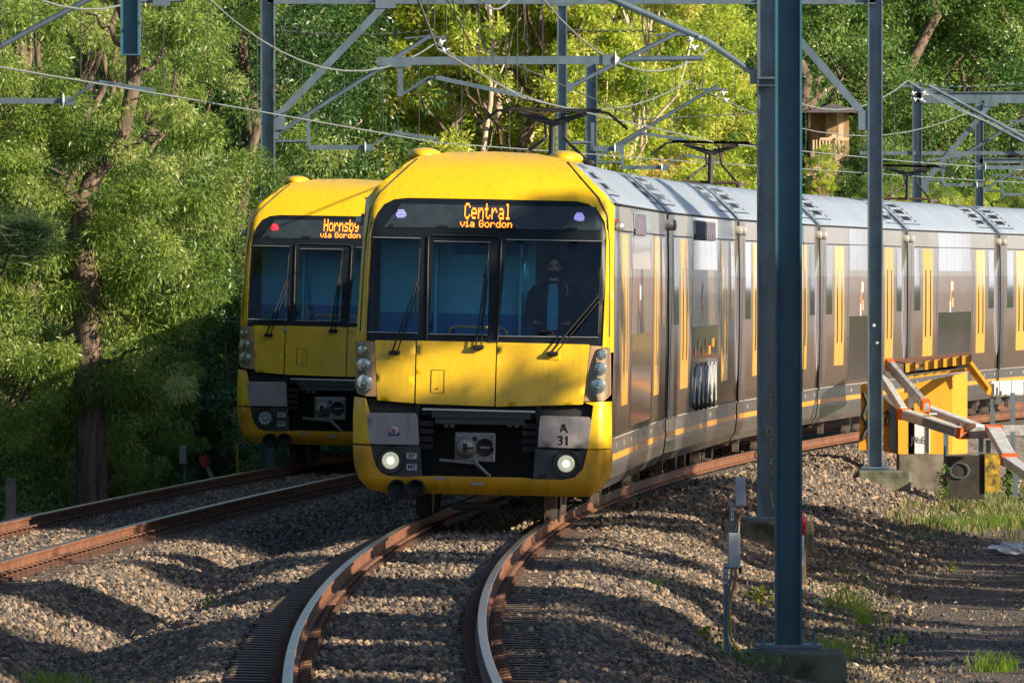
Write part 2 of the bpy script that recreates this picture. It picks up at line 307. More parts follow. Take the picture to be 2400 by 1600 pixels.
# ------------------------------------------------------------------ tracks
RUST = mat('rail_rust', (.21, .085, .042), .75, scale=3, var=.4, bump=.2); STEEL = mat('rail_top', (.42, .42, .42), .28, metal=1, scale=2, var=.3)
SLD = mat('sleeper_side_shaded', (.045, .035, .03), .9); SLP = mat('sleeper_concrete', (.24, .17, .125), .85, scale=8, var=.45, bump=.4); CLIP = mat('clip_steel', (.16, .075, .045), .7, scale=9, var=.4)  # gap shade and dark ballast tone put into the sleeper side colour
prof = [(-.07, -.165), (.07, -.165), (.07, -.150), (.012, -.125), (.010, -.045), (.036, -.035), (.036, -.006), (.03, 0), (-.03, 0), (-.036, -.006), (-.036, -.035), (-.010, -.045), (-.012, -.125), (-.07, -.150)]
def railway(fx, fs, D0, D1, label, sD0, sD1):
    t = thing('railway_track', label, 'railway track', (float(fx(D0)), D0, -.2))
    base = Vector(t.location)
    for sgn in (-1, 1):
        m = MB(); Ds = np.arange(D0, D1, 1.0); V = []
        for d in Ds:
            x = float(fx(d)) + sgn * .7525; z = -sgn * .0175
            V += [Vector((x + p[0], d, z + p[1])) - base for p in prof]
        n = len(prof); nF = len(Ds) - 1
        m.v = [tuple(v) for v in V]
        for i in range(nF):
            for k in range(n):
                m.f.append((i * n + k, i * n + (k + 1) % n, (i + 1) * n + (k + 1) % n, (i + 1) * n + k)); m.m.append(1 if k in (6, 7, 8) else 0); m.sm.append(False)
        m.f.append(tuple(range(n))); m.m.append(0); m.sm.append(False)
        m.build('rail', [RUST, STEEL], t)
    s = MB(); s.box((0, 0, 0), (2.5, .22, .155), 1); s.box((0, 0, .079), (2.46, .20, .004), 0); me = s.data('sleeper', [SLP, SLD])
    Ds = np.arange(sD0, sD1, .6); rr = random.Random(3)
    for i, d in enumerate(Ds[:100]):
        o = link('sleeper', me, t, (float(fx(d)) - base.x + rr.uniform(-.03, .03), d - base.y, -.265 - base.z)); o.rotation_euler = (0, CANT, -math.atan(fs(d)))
    if len(Ds) > 100:
        r = MB()
        for d in Ds[100:]: r.box((float(fx(d)) - base.x, d - base.y, -.265 - base.z), (2.5, .24, .16), 0, Matrix.Rotation(-math.atan(fs(d)), 3, 'Z'))
        r.build('sleeper', SLP, t, kind='stuff')
    c = MB()
    for d in Ds:
        for sgn in (-1, 1):
            for q in (-1, 1):
                x = float(fx(d)) + sgn * .7525 + q * .105 - base.x; z = -sgn * .0175 - .15 - base.z; y = d - base.y
                c.tube([(x - q * .03, y - .05, z + .01), (x + q * .0, y - .055, z + .05), (x + q * .045, y - .02, z + .055), (x + q * .045, y + .03, z + .03), (x - q * .02, y + .05, z + .05), (x - q * .04, y + .02, z + .02)], .011, 5, cap=False)
                c.box((x, y, z - .02), (.13, .17, .035))
    c.build('rail_clip', CLIP, t, kind='stuff')
    return t
railway(X1, S1, 60, 265, 'rusty curved railway track running under the front yellow train', 76, 136)
railway(X2, S2, 60, 265, 'rusty curved railway track at left under the rear yellow train', 110, 176)
# ------------------------------------------------------------------ trains
YEL = mat('train_yellow', (.86, .53, .010), .32, scale=1.2, var=.10, coat=.25, detail=8, dirt=.38)
YEL2 = mat('bumper_yellow', (.78, .38, .012), .38, scale=2.5, var=.22, coat=.2, detail=8, dirt=.6)
BLK = mat('gloss_black', (.008, .012, .017), .42, var=.2, spec=.25); MBLK = mat('matt_black', (.012, .012, .013), .7, var=.4)
DGREY = mat('dark_plastic', (.035, .042, .048), .45, var=.2); BOXG = mat('grey_cover', (.34, .31, .31), .5, scale=5, var=.15, dirt=.5)
BRONZE = mat('lamp_surround', (.46, .29, .16), .5, scale=5, var=.15); CHROME = mat('lamp_chrome', (.75, .78, .8), .12, metal=1, var=.1)
SILV = mat('silver_trim', (.55, .57, .58), .35, metal=.7, var=.1); CAST = mat('cast_steel', (.30, .30, .29), .55, metal=.5, var=.4, scale=8)
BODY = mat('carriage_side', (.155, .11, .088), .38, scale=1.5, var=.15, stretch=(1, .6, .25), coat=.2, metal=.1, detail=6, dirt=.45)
BAND = mat('carriage_band', (.23, .215, .195), .38, scale=2, var=.12, coat=.15, metal=.15, dirt=.3)
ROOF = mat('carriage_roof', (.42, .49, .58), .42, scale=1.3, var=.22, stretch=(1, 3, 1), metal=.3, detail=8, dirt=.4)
SKIRT = mat('carriage_skirt', (.105, .095, .09), .35, scale=2, var=.3, coat=.4); ORG = mat('orange_stripe', (.85, .30, .01), .4, var=.08)
DOORY = mat('door_yellow', (.85, .44, .035), .35, var=.06, coat=.5); WHITE = mat('white_paint', (.78, .78, .76), .5, var=.08)
CREAM = mat('cab_wall', (.14, .66, .85), .7, var=.08); NAVY = mat('cab_navy', (.02, .22, .55), .8, var=.1); RAILY = mat('grab_rail', (.8, .55, .15), .3, var=.05)
RUB = mat('rubber', (.02, .02, .02), .6, var=.3); LED = mat('led_orange', (1, .18, .01), .5, emis=(1, .20, .015), estr=2.6)
LEDW = mat('led_white', (.6, .6, 1), .5, emis=(.42, .38, 1), estr=1.5); LEDR = mat('led_red', (1, .02, .02), .5, emis=(1, .01, .03), estr=2.2)
FOG = mat('lit_lamp', (1, 1, .9), .5, emis=(1, .98, .72), estr=1.0); FOGOFF = mat('unlit_lamp', (.30, .38, .42), .25, var=.2, coat=.5)
def glass(name, col, rough=.03, ior=1.5):
    m = bpy.data.materials.new(name); m.use_nodes = True; t = m.node_tree; out = t.nodes['Material Output']; t.nodes.remove(t.nodes['Principled BSDF'])
    tr = N(t, 'ShaderNodeBsdfTransparent'); tr.inputs[0].default_value = (*col, 1); g = N(t, 'ShaderNodeBsdfGlossy'); g.inputs['Roughness'].default_value = rough
    g.inputs[0].default_value = (.9, .95, 1, 1)
    fr = N(t, 'ShaderNodeFresnel'); fr.inputs[0].default_value = ior; mx = N(t, 'ShaderNodeMixShader')
    t.links.new(fr.outputs[0], mx.inputs[0]); t.links.new(tr.outputs[0], mx.inputs[1]); t.links.new(g.outputs[0], mx.inputs[2]); t.links.new(mx.outputs[0], out.inputs[0]); return m
GLASS = glass('windscreen_glass', (.86, .96, 1.0), .02, ior=1.5); LENS = glass('lamp_lens', (.85, .9, .93)); 
WIN = mat('window_glass', (.02, .023, .027), .03, spec=1.0, coat=1, var=.3); WIN.node_tree.nodes['Principled BSDF'].inputs['IOR'].default_value = 2.6
TH = 0.0227
def L(px, py): dx = (px - 1122) / 200; dz = (1223 - py) / 200; return (dx * cos(TH) - dz * sin(TH), dx * sin(TH) + dz * cos(TH))
def Z1(X, Y): return L(540 + X * .3912, 300 + Y * .3912)       # the two enlarged views used for measuring
def Z2(X, Y): return L(540 + X * .4082, 740 + Y * .4082)
CS = [(1.30, .34), (1.44, .46), (1.50, .75), (1.52, 1.1), (1.52, 2.0), (1.50, 2.9), (1.47, 3.74), (1.36, 3.88), (1.02, 4.19), (.88, 4.28), (.5, 4.345), (0, 4.36)]
def HW(v): return float(np.interp(v, [.3, .46, .75, 1.1, 2.0, 2.9, 3.74, 4.38], [1.36, 1.44, 1.50, 1.52, 1.52, 1.50, 1.47, 1.22]))
def PR(v): return float(np.interp(v, [.28, .34, .45, .95, 1.25, 1.4, 2.1, 2.9, 3.35, 3.6, 3.8, 3.95, 4.08, 4.18, 4.26, 4.32, 4.36], [.16, .07, 0, 0, .03, .06, .12, .27, .38, .48, .58, .70, .86, 1.04, 1.26, 1.5, 1.85]))
def YD(u, v):
    w_ = min(abs(u) / HW(v), 1.06); k = max(0, (w_ - .92) / .08); return PR(v) + .25 * k ** 1.7 + .05 * w_ * w_
def inside(p, poly):
    x, y = p; c = False; n = len(poly)
    for i in range(n):
        x1, y1 = poly[i]; x2, y2 = poly[(i + 1) % n]
        if (y1 > y) != (y2 > y) and x < (x2 - x1) * (y - y1) / (y2 - y1) + x1: c = not c
    return c
def dens(poly, st):
    o = []
    for i in range(len(poly)):
        a = poly[i]; b = poly[(i + 1) % len(poly)]; n = max(1, int(math.hypot(b[0] - a[0], b[1] - a[1]) / st))
        o += [(a[0] + (b[0] - a[0]) * k / n, a[1] + (b[1] - a[1]) * k / n) for k in range(n)]
    return o
def rnd(poly, r, n=4):                             # round the corners of an outline
    o = []; m = len(poly)
    for i in range(m):
        p = Vector(poly[i]).to_2d() if False else Vector((poly[i][0], poly[i][1])); a = Vector(poly[i - 1]) if len(poly[i - 1]) == 2 else 0; b = Vector(poly[(i + 1) % m])
        da = (a - p); db = (b - p); ra = min(r, da.length * .45); rb = min(r, db.length * .45); A = p + da.normalized() * ra; B = p + db.normalized() * rb
        for k in range(n + 1):
            t = k / n; q = A * (1 - t) ** 2 + p * 2 * t * (1 - t) + B * t * t; o.append((q.x, q.y))
    return o
def skin(mb, poly, off=0, thick=.03, holes=(), st=.08, mi=0, fn=YD, smooth=True):
    polys = [dens(poly, st)] + [dens(h, st) for h in holes]; P = []; E = []
    for q in polys:
        o = len(P); P += q; E += [(o + i, o + (i + 1) % len(q)) for i in range(len(q))]
    us = [p[0] for p in poly]; vs = [p[1] for p in poly]
    for a in np.arange(min(us), max(us), st):
        for b in np.arange(min(vs), max(vs), st):
            p = (a + .003 * sin(b * 91), b + .003 * sin(a * 77))
            if inside(p, poly) and not any(inside(p, h) for h in holes):
                if min(math.hypot(p[0] - q[0], p[1] - q[1]) for q in P[:sum(len(x) for x in polys)]) > st * .35: P.append(p)
    V, E2, F2 = delaunay_2d_cdt([Vector(p) for p in P], E, [], 0, 1e-5)[:3]
    V = [(v.x, v.y) for v in V]; F = []
    for f in F2:
        c = (sum(V[i][0] for i in f) / len(f), sum(V[i][1] for i in f) / len(f))
        if inside(c, poly) and not any(inside(c, h) for h in holes):
            ar = sum(V[f[i]][0] * V[f[(i + 1) % len(f)]][1] - V[f[(i + 1) % len(f)]][0] * V[f[i]][1] for i in range(len(f)))
            F.append(f if ar > 0 else f[::-1])
    A = [(u, fn(u, v) + off, v) for u, v in V]; mb.add(A, F, mi, smooth)
    cnt = {}
    for f in F:
        for i in range(len(f)): e = (f[i], f[(i + 1) % len(f)]); cnt[e] = 1
    if thick:
        for a, b in cnt:
            if (b, a) not in cnt:
                p, q = A[a], A[b]; mb.add([p, q, (q[0], q[1] + thick, q[2]), (p[0], p[1] + thick, p[2])], [(3, 2, 1, 0)], mi)
# 5x7 lamp letters
FONT = {'C': '01110 10001 10000 10000 10000 10001 01110', 'H': '10001 10001 10001 11111 10001 10001 10001', 'G': '01110 10001 10000 10111 10001 10001 01110', 'e': '00000 00000 01110 10001 11111 10000 01110', 'n': '00000 00000 10110 11001 10001 10001 10001', 't': '01000 01000 11100 01000 01000 01001 00110', 'r': '00000 00000 10110 11001 10000 10000 10000', 'a': '00000 00000 01110 00001 01111 10001 01111', 'l': '0110 0010 0010 0010 0010 0010 0111', 'o': '00000 00000 01110 10001 10001 10001 01110', 's': '00000 00000 01111 10000 01110 00001 11110', 'b': '10000 10000 10110 11001 10001 10001 11110', 'y': '00000 00000 10001 10001 01111 00001 01110', 'v': '00000 00000 10001 10001 10001 01010 00100', 'i': '010 000 110 010 010 010 111', 'd': '00001 00001 01101 10011 10001 10001 01111', ' ': '000 000 000 000 000 000 000'}
def ledtext(mb, txt, cu, v0, wid, hei, off, bold=1.0):
    cols = []
    for ch in txt:
        rows = FONT[ch].split(); n = len(rows[0])
        for c in range(n): cols.append([rows[r][c] for r in range(7)])
        cols.append(['0'] * 7)
    cols = cols[:-1]; du = wid / len(cols); dv = hei / 7; u0 = cu - wid / 2
    for i, c in enumerate(cols):
        for r in range(7):
            if c[r] == '1':
                u = u0 + (i + .5) * du; v = v0 + (6.5 - r) * dv; y = YD(u, v) + off
                a = du * .5 * bold; b = dv * .5 * bold
                mb.add([(u - a, y, v - b), (u + a, y, v - b), (u + a, YD(u, v + b) + off, v + b), (u - a, YD(u, v + b) + off, v + b)], [(0, 1, 2, 3)])
def text_mesh(name, s, size, m, ext=.002, bold=.0):
    cu = bpy.data.curves.new(name, 'FONT'); cu.body = s; cu.size = size; cu.extrude = ext; cu.align_x = 'CENTER'; cu.align_y = 'CENTER'; cu.offset = bold
    o = bpy.data.objects.new(name, cu); COL.objects.link(o); dg = bpy.context.evaluated_depsgraph_get(); dg.update()
    me = bpy.data.meshes.new_from_object(o.evaluated_get(dg)); bpy.data.objects.remove(o); me.name = name; me.materials.clear(); me.materials.append(m); return me
def put_text(name, s, size, m, parent, u, y, v, roll=0, bold=0, sx=1):
    o = link(name, text_mesh(name, s, size, m, bold=bold), parent, (u, y, v)); o.rotation_euler = (pi / 2, roll, 0); o.scale = (sx, 1, 1); return o
def full_outline():
    r = [(u, v) for u, v in CS]; return r[:-1] + [(0, 4.36)] + [(-u, v) for u, v in r[:-1]][::-1]
BLKOUT = [Z1(*p) for p in ((805, 1268), (812, 900), (822, 640), (835, 570), (860, 510), (900, 455), (960, 425), (1040, 416), (1500, 424), (2060, 437), (2130, 453), (2190, 495), (2230, 560), (2243, 640), (2240, 900), (2225, 1297), (1500, 1280))]
PANES = [[Z1(*p) for p in q] for q in (((838, 658), (1125, 664), (1118, 1225), (815, 1218)), ((1206, 682), (1545, 688), (1535, 1235), (1182, 1230)), ((1640, 672), (2215, 682), (2198, 1250), (1600, 1243)))]
def build_front(T, dest, via, lamps, fog_on, number, sticker):
    vb = 1.30
    # yellow shell: roof dome and pillars
    m = MB(); co = [(u, v) for u, v in CS if v > 2.0]; vbl = BLKOUT[0][1] - .0
    top = [(1.515, 2.02)] + co[1:-1] + [(0, 4.36)] + [(-u, v) for u, v in co[1:-1]][::-1] + [(-1.515, 2.08)]
    hole = BLKOUT
    poly = top + [(BLKOUT[0][0], 2.08)] + hole[1:15] + [(BLKOUT[15][0], 2.02)]
    skin(m, poly, 0, .05)
    for sx in (-1, 1):
        m.ball((sx * .84, 1.8, 4.295), .19, 10, 0, (1.1, 1.9, .5))
        sp_ = ((.86, 4.25), (1.04, 4.06), (1.26, 3.83), (1.37, 3.62), (1.405, 3.3), (1.425, 2.7), (1.44, 2.1)); sp_ = [(a[0] + (b[0] - a[0]) * k / 6, a[1] + (b[1] - a[1]) * k / 6) for a, b in zip(sp_, sp_[1:]) for k in range(6)]
        m.tube([(sx * (u + .03), YD(u + .03, v) - .006, v) for u, v in sp_], .008, 5, 1)
    m.build('cab_shell', [YEL, DGREY], T)
    # windscreen surround and panes
    cu_ = sum(p[0] for p in BLKOUT) / len(BLKOUT); cv_ = sum(p[1] for p in BLKOUT) / len(BLKOUT); BO = [(u + .02 * (1 if u > 0 else -1), v + (.02 if v > 2.6 else -.01)) for u, v in BLKOUT]
    m = MB(); skin(m, BO, .008, .03, PANES); m.build('windscreen_frame', BLK, T)
    for q in PANES:
        m = MB(); skin(m, q, .014, .008); g = m.build('windscreen_pane', GLASS, T)
        t = MB(); t.tube([(u, YD(u, v) - .004, v) for u, v in ((q[0][0] * (1 - k / 8) + q[1][0] * k / 8, q[0][1] * (1 - k / 8) + q[1][1] * k / 8 + .008) for k in range(9))], .006, 5)
        t.tube([(u, YD(u, v) - .004, v) for u, v in ((q[3][0] * (1 - k / 8) + q[2][0] * k / 8, q[3][1] * (1 - k / 8) + q[2][1] * k / 8 - .008) for k in range(9))], .007, 5); t.build('trim', SILV, g)
    m = MB(); fr = [Z1(*p) for p in ((1170, 1268), (1172, 650), (1190, 640), (1590, 648), (1612, 662), (1595, 1280))]
    m.tube([(u, YD(u, v) - .006, v) for u, v in dens(fr, .1)[:-6]], .012, 6); m.build('door_seal', RUB, T)
    # destination display
    dp = [Z1(*p) for p in ((1000, 452), (2180, 472), (2215, 612), (900, 592))]
    m = MB(); skin(m, dp, -.002, .01); d = m.build('destination_display', mat('display_glass', (.035, .05, .058), .15, var=.3, coat=.4), T)
    m = MB(); cu, cv = Z1(1522, 545); ledtext(m, dest, cu, cv, .53, .185, -.014, .92)
    cu2, cv2 = Z1(1518, 594); ledtext(m, via, cu2, cv2, .61, .085, -.014, .95); m.build('lettering', LED, d)
    for cx, cy, mt in ((1005, 516, lamps), (2078, 536, lamps)):
        u, v = Z1(cx, cy); m = MB()
        for i in range(-3, 4):
            for j in range(-3, 4):
                a = (i + (j % 2) * .5) * .019; b = j * .017
                if math.hypot(a, b) < .062: m.ball((u + a, YD(u, v) - .014, v + b), .0050, 4)
        if lamps is LEDR: m.lathe((u, YD(u, v) - .012, v), [(0, 0), (.045, 0), (.045, .004)], 14, 'y')
        m.build('marker_light', mt, T)
    # lower yellow panels, split by their seams
    tp = lambda x: Z2(x, 148 + (x - 820) * .019); g = 3.0
    def panel(name, pts, mt=YEL, off=0, th=.05, r=.015): m = MB(); skin(m, rnd([Z2(*p) for p in pts], r, 2), off, th); return m.build(name, mt, T)
    panel('yellow_panel', ((822, 140), (1057, 143), (1050, 502), (837, 484)))
    c = panel('yellow_panel', ((1064, 143), (1521, 152), (1512, 520), (1058, 503)))
    panel('yellow_panel', ((1528, 152), (2060, 165), (2022, 509), (1519, 521)))
    m = MB(); q = [Z2(*p) for p in ((1150, 310), (1225, 312), (1222, 443), (1146, 440))]
    m.tube([(u, YD(u, v) - .002, v) for u, v in q + [q[0]]], .005, 4); u, v = Z2(1184, 417); m.ball((u, YD(u, v) - .003, v), .012, 5); m.build('hatch', mat('hatch_line', (.25, .14, .02), .6), c)
    # lamp clusters
    for pts, lens, ls in ((((714, 143), (820, 146), (834, 464), (772, 461), (722, 448), (702, 405)), ((716, 160), (765, 165), (800, 235), (808, 330), (808, 420), (770, 455), (722, 440), (704, 402)), ((750, 197, 30), (757, 281, 40), (762, 379, 44))),
                          (((2063, 170), (2176, 180), (2177, 455), (2140, 489), (2026, 491)), ((2120, 180), (2172, 186), (2174, 450), (2138, 484), (2090, 478), (2062, 440), (2070, 340), (2095, 250)), ((2129, 221, 30), (2118, 304, 38), (2105, 403, 45)))):
        c = panel('lamp_cluster', pts, BRONZE, 0, .06)
        for X, Y, r in ls:
            u, v = Z2(X, Y); R = r * .4082 / 200 * 1.0; u = max(min(u, 1.44), -1.44); y = YD(u, v) - .006; m = MB()
            m.lathe((u, y, v), [(R, .02), (R, -.004), (R * .9, -.008), (R * .62, .0), (R * .5, -.006), (R * .2, .0), (0, -.002)], 18, 'y'); m.build('headlight', mat('lamp_glass', (.50, .56, .58), .15, metal=.6, var=.3, scale=20), c)
        m = MB(); skin(m, rnd([Z2(*p) for p in lens], .03, 3), -.035, .03); m.build('lens_cover', LENS, c)
    # dark recess behind the coupler, beams, covers
    m = MB(); rec = [Z2(*p) for p in ((782, 488), (1100, 505), (1515, 523), (2070, 512), (2060, 600), (1780, 620), (1740, 930), (1090, 925), (1080, 600), (785, 560))]
    q = [Z2(*p) for p in ((782, 478), (2082, 500), (2070, 600), (790, 560))]
    skin(m, q, .09, .05)
    u0, v0 = Z2(1070, 930); u1, v1 = Z2(1755, 515)
    m.box(((u0 + u1) / 2, .62, (v0 + v1) / 2 + .1), (u1 - u0 + .2, .05, v1 - v0 + .4)); m.box(((u0 + u1) / 2, .35, v1 + .05), (u1 - u0 + .2, .5, .05))
    for u in (u0 - .02, u1 + .02): m.box((u, .34, (v0 + v1) / 2), (.05, .5, v1 - v0))
    for i in range(4): m.box((u0 + .09, .2, v1 - .24 - i * .09), (.16, .2, .06)); m.box((u1 - .08, .2, v1 - .24 - i * .09), (.16, .2, .06))
    m.build('coupler_recess', MBLK, T)
    m = MB(); a = Z2(1100, 535); b = Z2(1748, 550); m.bar((a[0], .05, a[1]), (b[0], .05, b[1]), .03, .02); m.build('step_edge', SILV, T)
    m = MB(); a = Z2(1150, 570); b = Z2(1720, 580); m.bar((a[0], .12, a[1] + .01), (b[0], .12, b[1] + .01), .12, .08); a = Z2(1170, 605); b = Z2(1685, 612); m.bar((a[0], .12, a[1]), (b[0], .12, b[1]), .1, .06)
    for X in (1235, 1270, 1600, 1640): a = Z2(X, 632); m.box((a[0], .1, a[1]), (.05, .08, .035), 1)
    m.build('step', [DGREY, mat('rusty_bracket', (.12, .08, .05), .8)], T)
    for pts in (((778, 556), (1060, 558), (1070, 575), (1080, 740), (800, 735)), ((1776, 572), (2058, 580), (2070, 602), (2050, 762), (1762, 752))):
        m = MB(); skin(m, rnd([Z2(*p) for p in pts], .02, 3), -.02, .12); bx = m.build('buffer_cover', BOXG, T)
    m = MB(); skin(m, rnd([Z2(*p) for p in ((696, 464), (770, 472), (792, 548), (800, 738), (690, 732), (690, 560))], .01, 2), 0, .06)
    skin(m, rnd([Z2(*p) for p in ((2026, 497), (2182, 492), (2182, 762), (2050, 764), (2070, 600), (2080, 515))], .01, 2), 0, .06); m.build('bumper_side', YEL, T)
    # bumper: a U open at the top
    inner = [Z2(*p) for p in ((802, 746), (816, 815), (835, 865), (865, 900), (905, 920), (1000, 925), (1140, 918), (1690, 928), (1735, 936), (1905, 941), (1975, 925), (2020, 880), (2035, 830), (2047, 768))]
    outer = [Z2(*p) for p in ((2182, 768), (2183, 850), (2168, 925), (2130, 985), (2085, 1022), (2030, 1040), (1690, 1032), (1140, 1021), (880, 1016), (800, 1000), (755, 970), (716, 920), (695, 860), (688, 742))]
    m = MB(); skin(m, inner + outer, 0, .10, st=.06)
    for X, dY in ((1140, 0), (1688, 10)): a = Z2(X, 915 + dY); b = Z2(X, 1030 + dY); m.bar((a[0], YD(*a) - .002, a[1]), (b[0], YD(*b) - .002, b[1]), .008, .008, 1)
    m.build('bumper', [YEL2, MBLK], T)
    for pts in (((804, 742), (1085, 746), (1098, 926), (1000, 932), (905, 926), (865, 905), (832, 865), (812, 810)), ((1747, 760), (2044, 768), (2036, 830), (2020, 880), (1975, 930), (1905, 946), (1735, 940))):
        m = MB(); skin(m, [Z2(*p) for p in pts], .022, .08); m.build('lamp_housing', DGREY, T)
    for X, Y in ((915, 830), (1925, 848)):
        u, v = Z2(X, Y); y = YD(u, v); m = MB(); m.lathe((u, y, v), [(.165, .02), (.16, -.015), (.15, -.015), (.14, .03), (.1, .04)], 24, 'y', 1)
        m.lathe((u, y, v), [(.100, .03), (.100, -.01), (.085, -.015), (.045, .0)], 20, 'y', 0); m.lathe((u, y, v), [(.042, .0), (.038, -.012), (.02, -.018), (0, -.02)], 16, 'y', 2); m.build('fog_lamp', [mat('lamp_bowl', (.62, .64, .52), .3, metal=.3, var=.2, emis=(.8, .8, .55), estr=.22) if fog_on else FOGOFF, RUB, FOG if fog_on else FOGOFF], T)
    for s, Y in (('BP', 803), ('MR', 868)):
        u, v = Z2(1037, Y); y = YD(u, v) + .012; m = MB(); m.box((u, y, v), (.118, .008, .07)); p = m.build('label_plate', mat('label_white', (.50, .55, .60), .5, var=.05), T)
        put_text('lettering', s, .072, MBLK, p, u, y - .005, v, bold=.001)
    if number:
        for s, Y in (('A', 648), ('31', 718)): u, v = Z2(1912, Y); put_text('fleet_number', s, .155, MBLK, T, u, YD(u, v) - .024, v, bold=.002)
    if sticker:
        u, v = Z2(937, 662); y = YD(u, v) - .026
        m = MB(); m.lathe((u, y, v + .01), [(0, -.004), (.042, -.004), (.042, 0)], 16, 'y', 0); m.lathe((u, y, v + .01), [(0, -.006), (.03, -.006), (.03, -.004)], 16, 'y', 1)
        for a in (-.6, 0, .6): m.bar((u, y - .008, v - .005), (u + .02 * sin(a), y - .008, v + .03), .006, .003, 0)
        m.add([(u - .065, y - .003, v - .055), (u + .062, y - .003, v - .055), (u + .065, y - .003, v - .005), (u + .03, y - .003, v - .035), (u - .02, y - .003, v - .04), (u - .062, y - .003, v - .01)], [(0, 1, 2, 3), (0, 3, 4, 5)], 2)
        m.build('emblem', [WHITE, mat('emblem_red', (.55, .03, .05), .5), mat('emblem_blue', (.02, .05, .22), .5)], T)
    else:
        u, v = Z2(937 + 120, 160); m = MB(); m.lathe((u, YD(u, v) - .003, v - .02), [(0, -.002), (.03, -.002), (.03, .002)], 14, 'y'); m.build('emblem', mat('sticker_blue', (.45, .5, .7), .5), T)
    m = MB()
    for X, Y, ww in ((1197, 932, .14), (1412, 962, .16)): u, v = Z2(X, Y); m.box((u, YD(u, v) - .001, v), (ww, .005, .035))
    m.build('warning_sticker', mat('sticker_grey', (.5, .45, .35), .6, var=.5, scale=60), T)
    # coupler
    m = MB(); u0, v0 = Z2(1285, 835); u1, v1 = Z2(1520, 672); yc = -.04
    m.box(((u0 + u1) / 2, yc + .06, (v0 + v1) / 2), (u1 - u0, .12, v1 - v0), 0, None, .015)
    for X in (1300, 1505):
        for Y in (690, 750, 815): u, v = Z2(X, Y); m.lathe((u, yc, v), [(.016, .0), (.016, -.015), (0, -.015)], 8, 'y')
    u, v = Z2(1350, 755); m.lathe((u, yc, v), [(.13, 0), (.125, -.06), (.10, -.16), (.07, -.19), (0, -.19)], 20, 'y'); m.box((u, yc - .19, v), (.05, .03, .10), 1); m.box((u + .06, yc - .185, v), (.08, .02, .02), 1)
    u, v = Z2(1460, 755); m.lathe((u, yc - .002, v), [(.105, -.012), (.10, -.012), (.095, .0), (0, .0)], 20, 'y', 1); m.box((u, yc - .012, v), (.12, .015, .025), 0)
    u, v = Z2(1402, 705); m.lathe((u, yc, v), [(.03, 0), (.03, -.03), (0, -.03)], 10, 'y', 1)
    a = Z2(1200, 825); b = Z2(1420, 845); m.bar((a[0], yc, a[1]), (b[0], yc, b[1]), .04, .03)
    a = Z2(1400, 812); b = Z2(1415, 850); c = Z2(1487, 915); m.tube([(a[0], yc - .05, a[1]), (b[0], yc - .08, b[1]), (c[0], yc - .10, c[1])], [.022, .024, .017], 8); m.ball((c[0], yc - .10, c[1]), .022, 6)
    m.tube([((u0 + u1) / 2, yc + .1, (v0 + v1) / 2), ((u0 + u1) / 2, .6, (v0 + v1) / 2)], .1, 10, 1); m.build('coupler', [CAST, MBLK], T)
    # hoses and underframe gear below the bumper
    m = MB()
    for X in (955, 1062): u, v = Z2(X, 990); m.lathe((u, -.10, v), [(.098, .5), (.11, .03), (.11, 0), (.095, -.005), (.08, .02), (.078, .05), (0, .05)], 16, 'y')
    m.build('air_horn', MBLK, T)
    m = MB(); m.box((-.08, .7, .17), (.55, .3, .09), 0, None, .02); m.box((0, 1.6, .45), (2.2, 1.2, .3)); m.build('underframe', mat('underframe', (.06, .055, .05), .8, var=.4), T)
    m = MB()
    for sx in (-1, 1):
        m.lathe((sx * .76, 2.6, .46), [(.2, -.07), (.46, -.065), (.46, .05), (.5, .06), (.5, .075), (.2, .075)], 28, 'x', 0, True, Matrix.Diagonal((1 if sx > 0 else -1, 1, 1)))
        m.box((sx * .78, 2.05, .25), (.16, .12, .42), 1); m.box((sx * 1.05, 3.8, .5), (.2, 3.0, .3), 1)
    m.tube([(-.8, 2.6, .46), (.8, 2.6, .46)], .08, 10, 1); m.build('front_wheelset', [mat('wheel_steel', (.14, .10, .08), .5, metal=.5, var=.3), MBLK], T)
    # wipers
    for piv, j, b0, b1, plate in (((962, 1345), (1107, 935), (1100, 1155), (1123, 722), 1), ((1466, 1312), (1520, 885), (1500, 1200), (1540, 690), 0), ((1912, 1350), (2200, 1005), (2196, 1235), (2208, 830), 1)):
        m = MB(); P = Z1(*piv); J = Z1(*j); A = Z1(*b0); B = Z1(*b1); f = lambda p, d: (p[0], YD(*p) - d, p[1])
        m.tube([f(P, .07), f(((P[0] + J[0]) / 2, (P[1] + J[1]) / 2), .10), f(J, .06)], .012, 6); P2 = (P[0] + .06, P[1] + .0); J2 = (J[0] + .03, J[1] - .03)
        m.tube([f(P2, .06), f(((P2[0] + J2[0]) / 2, (P2[1] + J2[1]) / 2), .09), f(J2, .05)], .009, 6)
        m.box(f((P[0] + .03, P[1]), .04), (.13, .08, .05), 0, None, .012); m.box(f(J, .05), (.05, .03, .06))
        m.tube([f(A, .03), f(((A[0] + B[0]) / 2, (A[1] + B[1]) / 2), .022), f(B, .03)], .009, 5)
        m.tube([f(J, .05), f(((A[0] + B[0]) / 2, (A[1] + B[1]) / 2), .03)], .008, 5)
        if plate: m.box(f((P[0] + .03, P[1] - .05), -.005), (.17, .03, .07), 1, None, .01)
        m.build('wiper', [MBLK, YEL], T)
    # cab interior
    m = MB(); m.box((0, 1.35, 2.6), (2.6, .04, 2.3), 0); m.box((0, 1.32, 2.22), (2.6, .03, .42), 1); m.box((0, .95, 1.9), (2.6, .9, .04), 1); m.box((0, 1.35, 3.62), (2.4, 1.2, .03), 0)
    m.box((-1.0, 1.1, 3.36), (.16, .3, .14), 1); m.box((-.0, 1.1, 3.38), (.17, .3, .18), 1); m.box((0.0, 1.30, 3.2), (.9, .06, .14), 1)
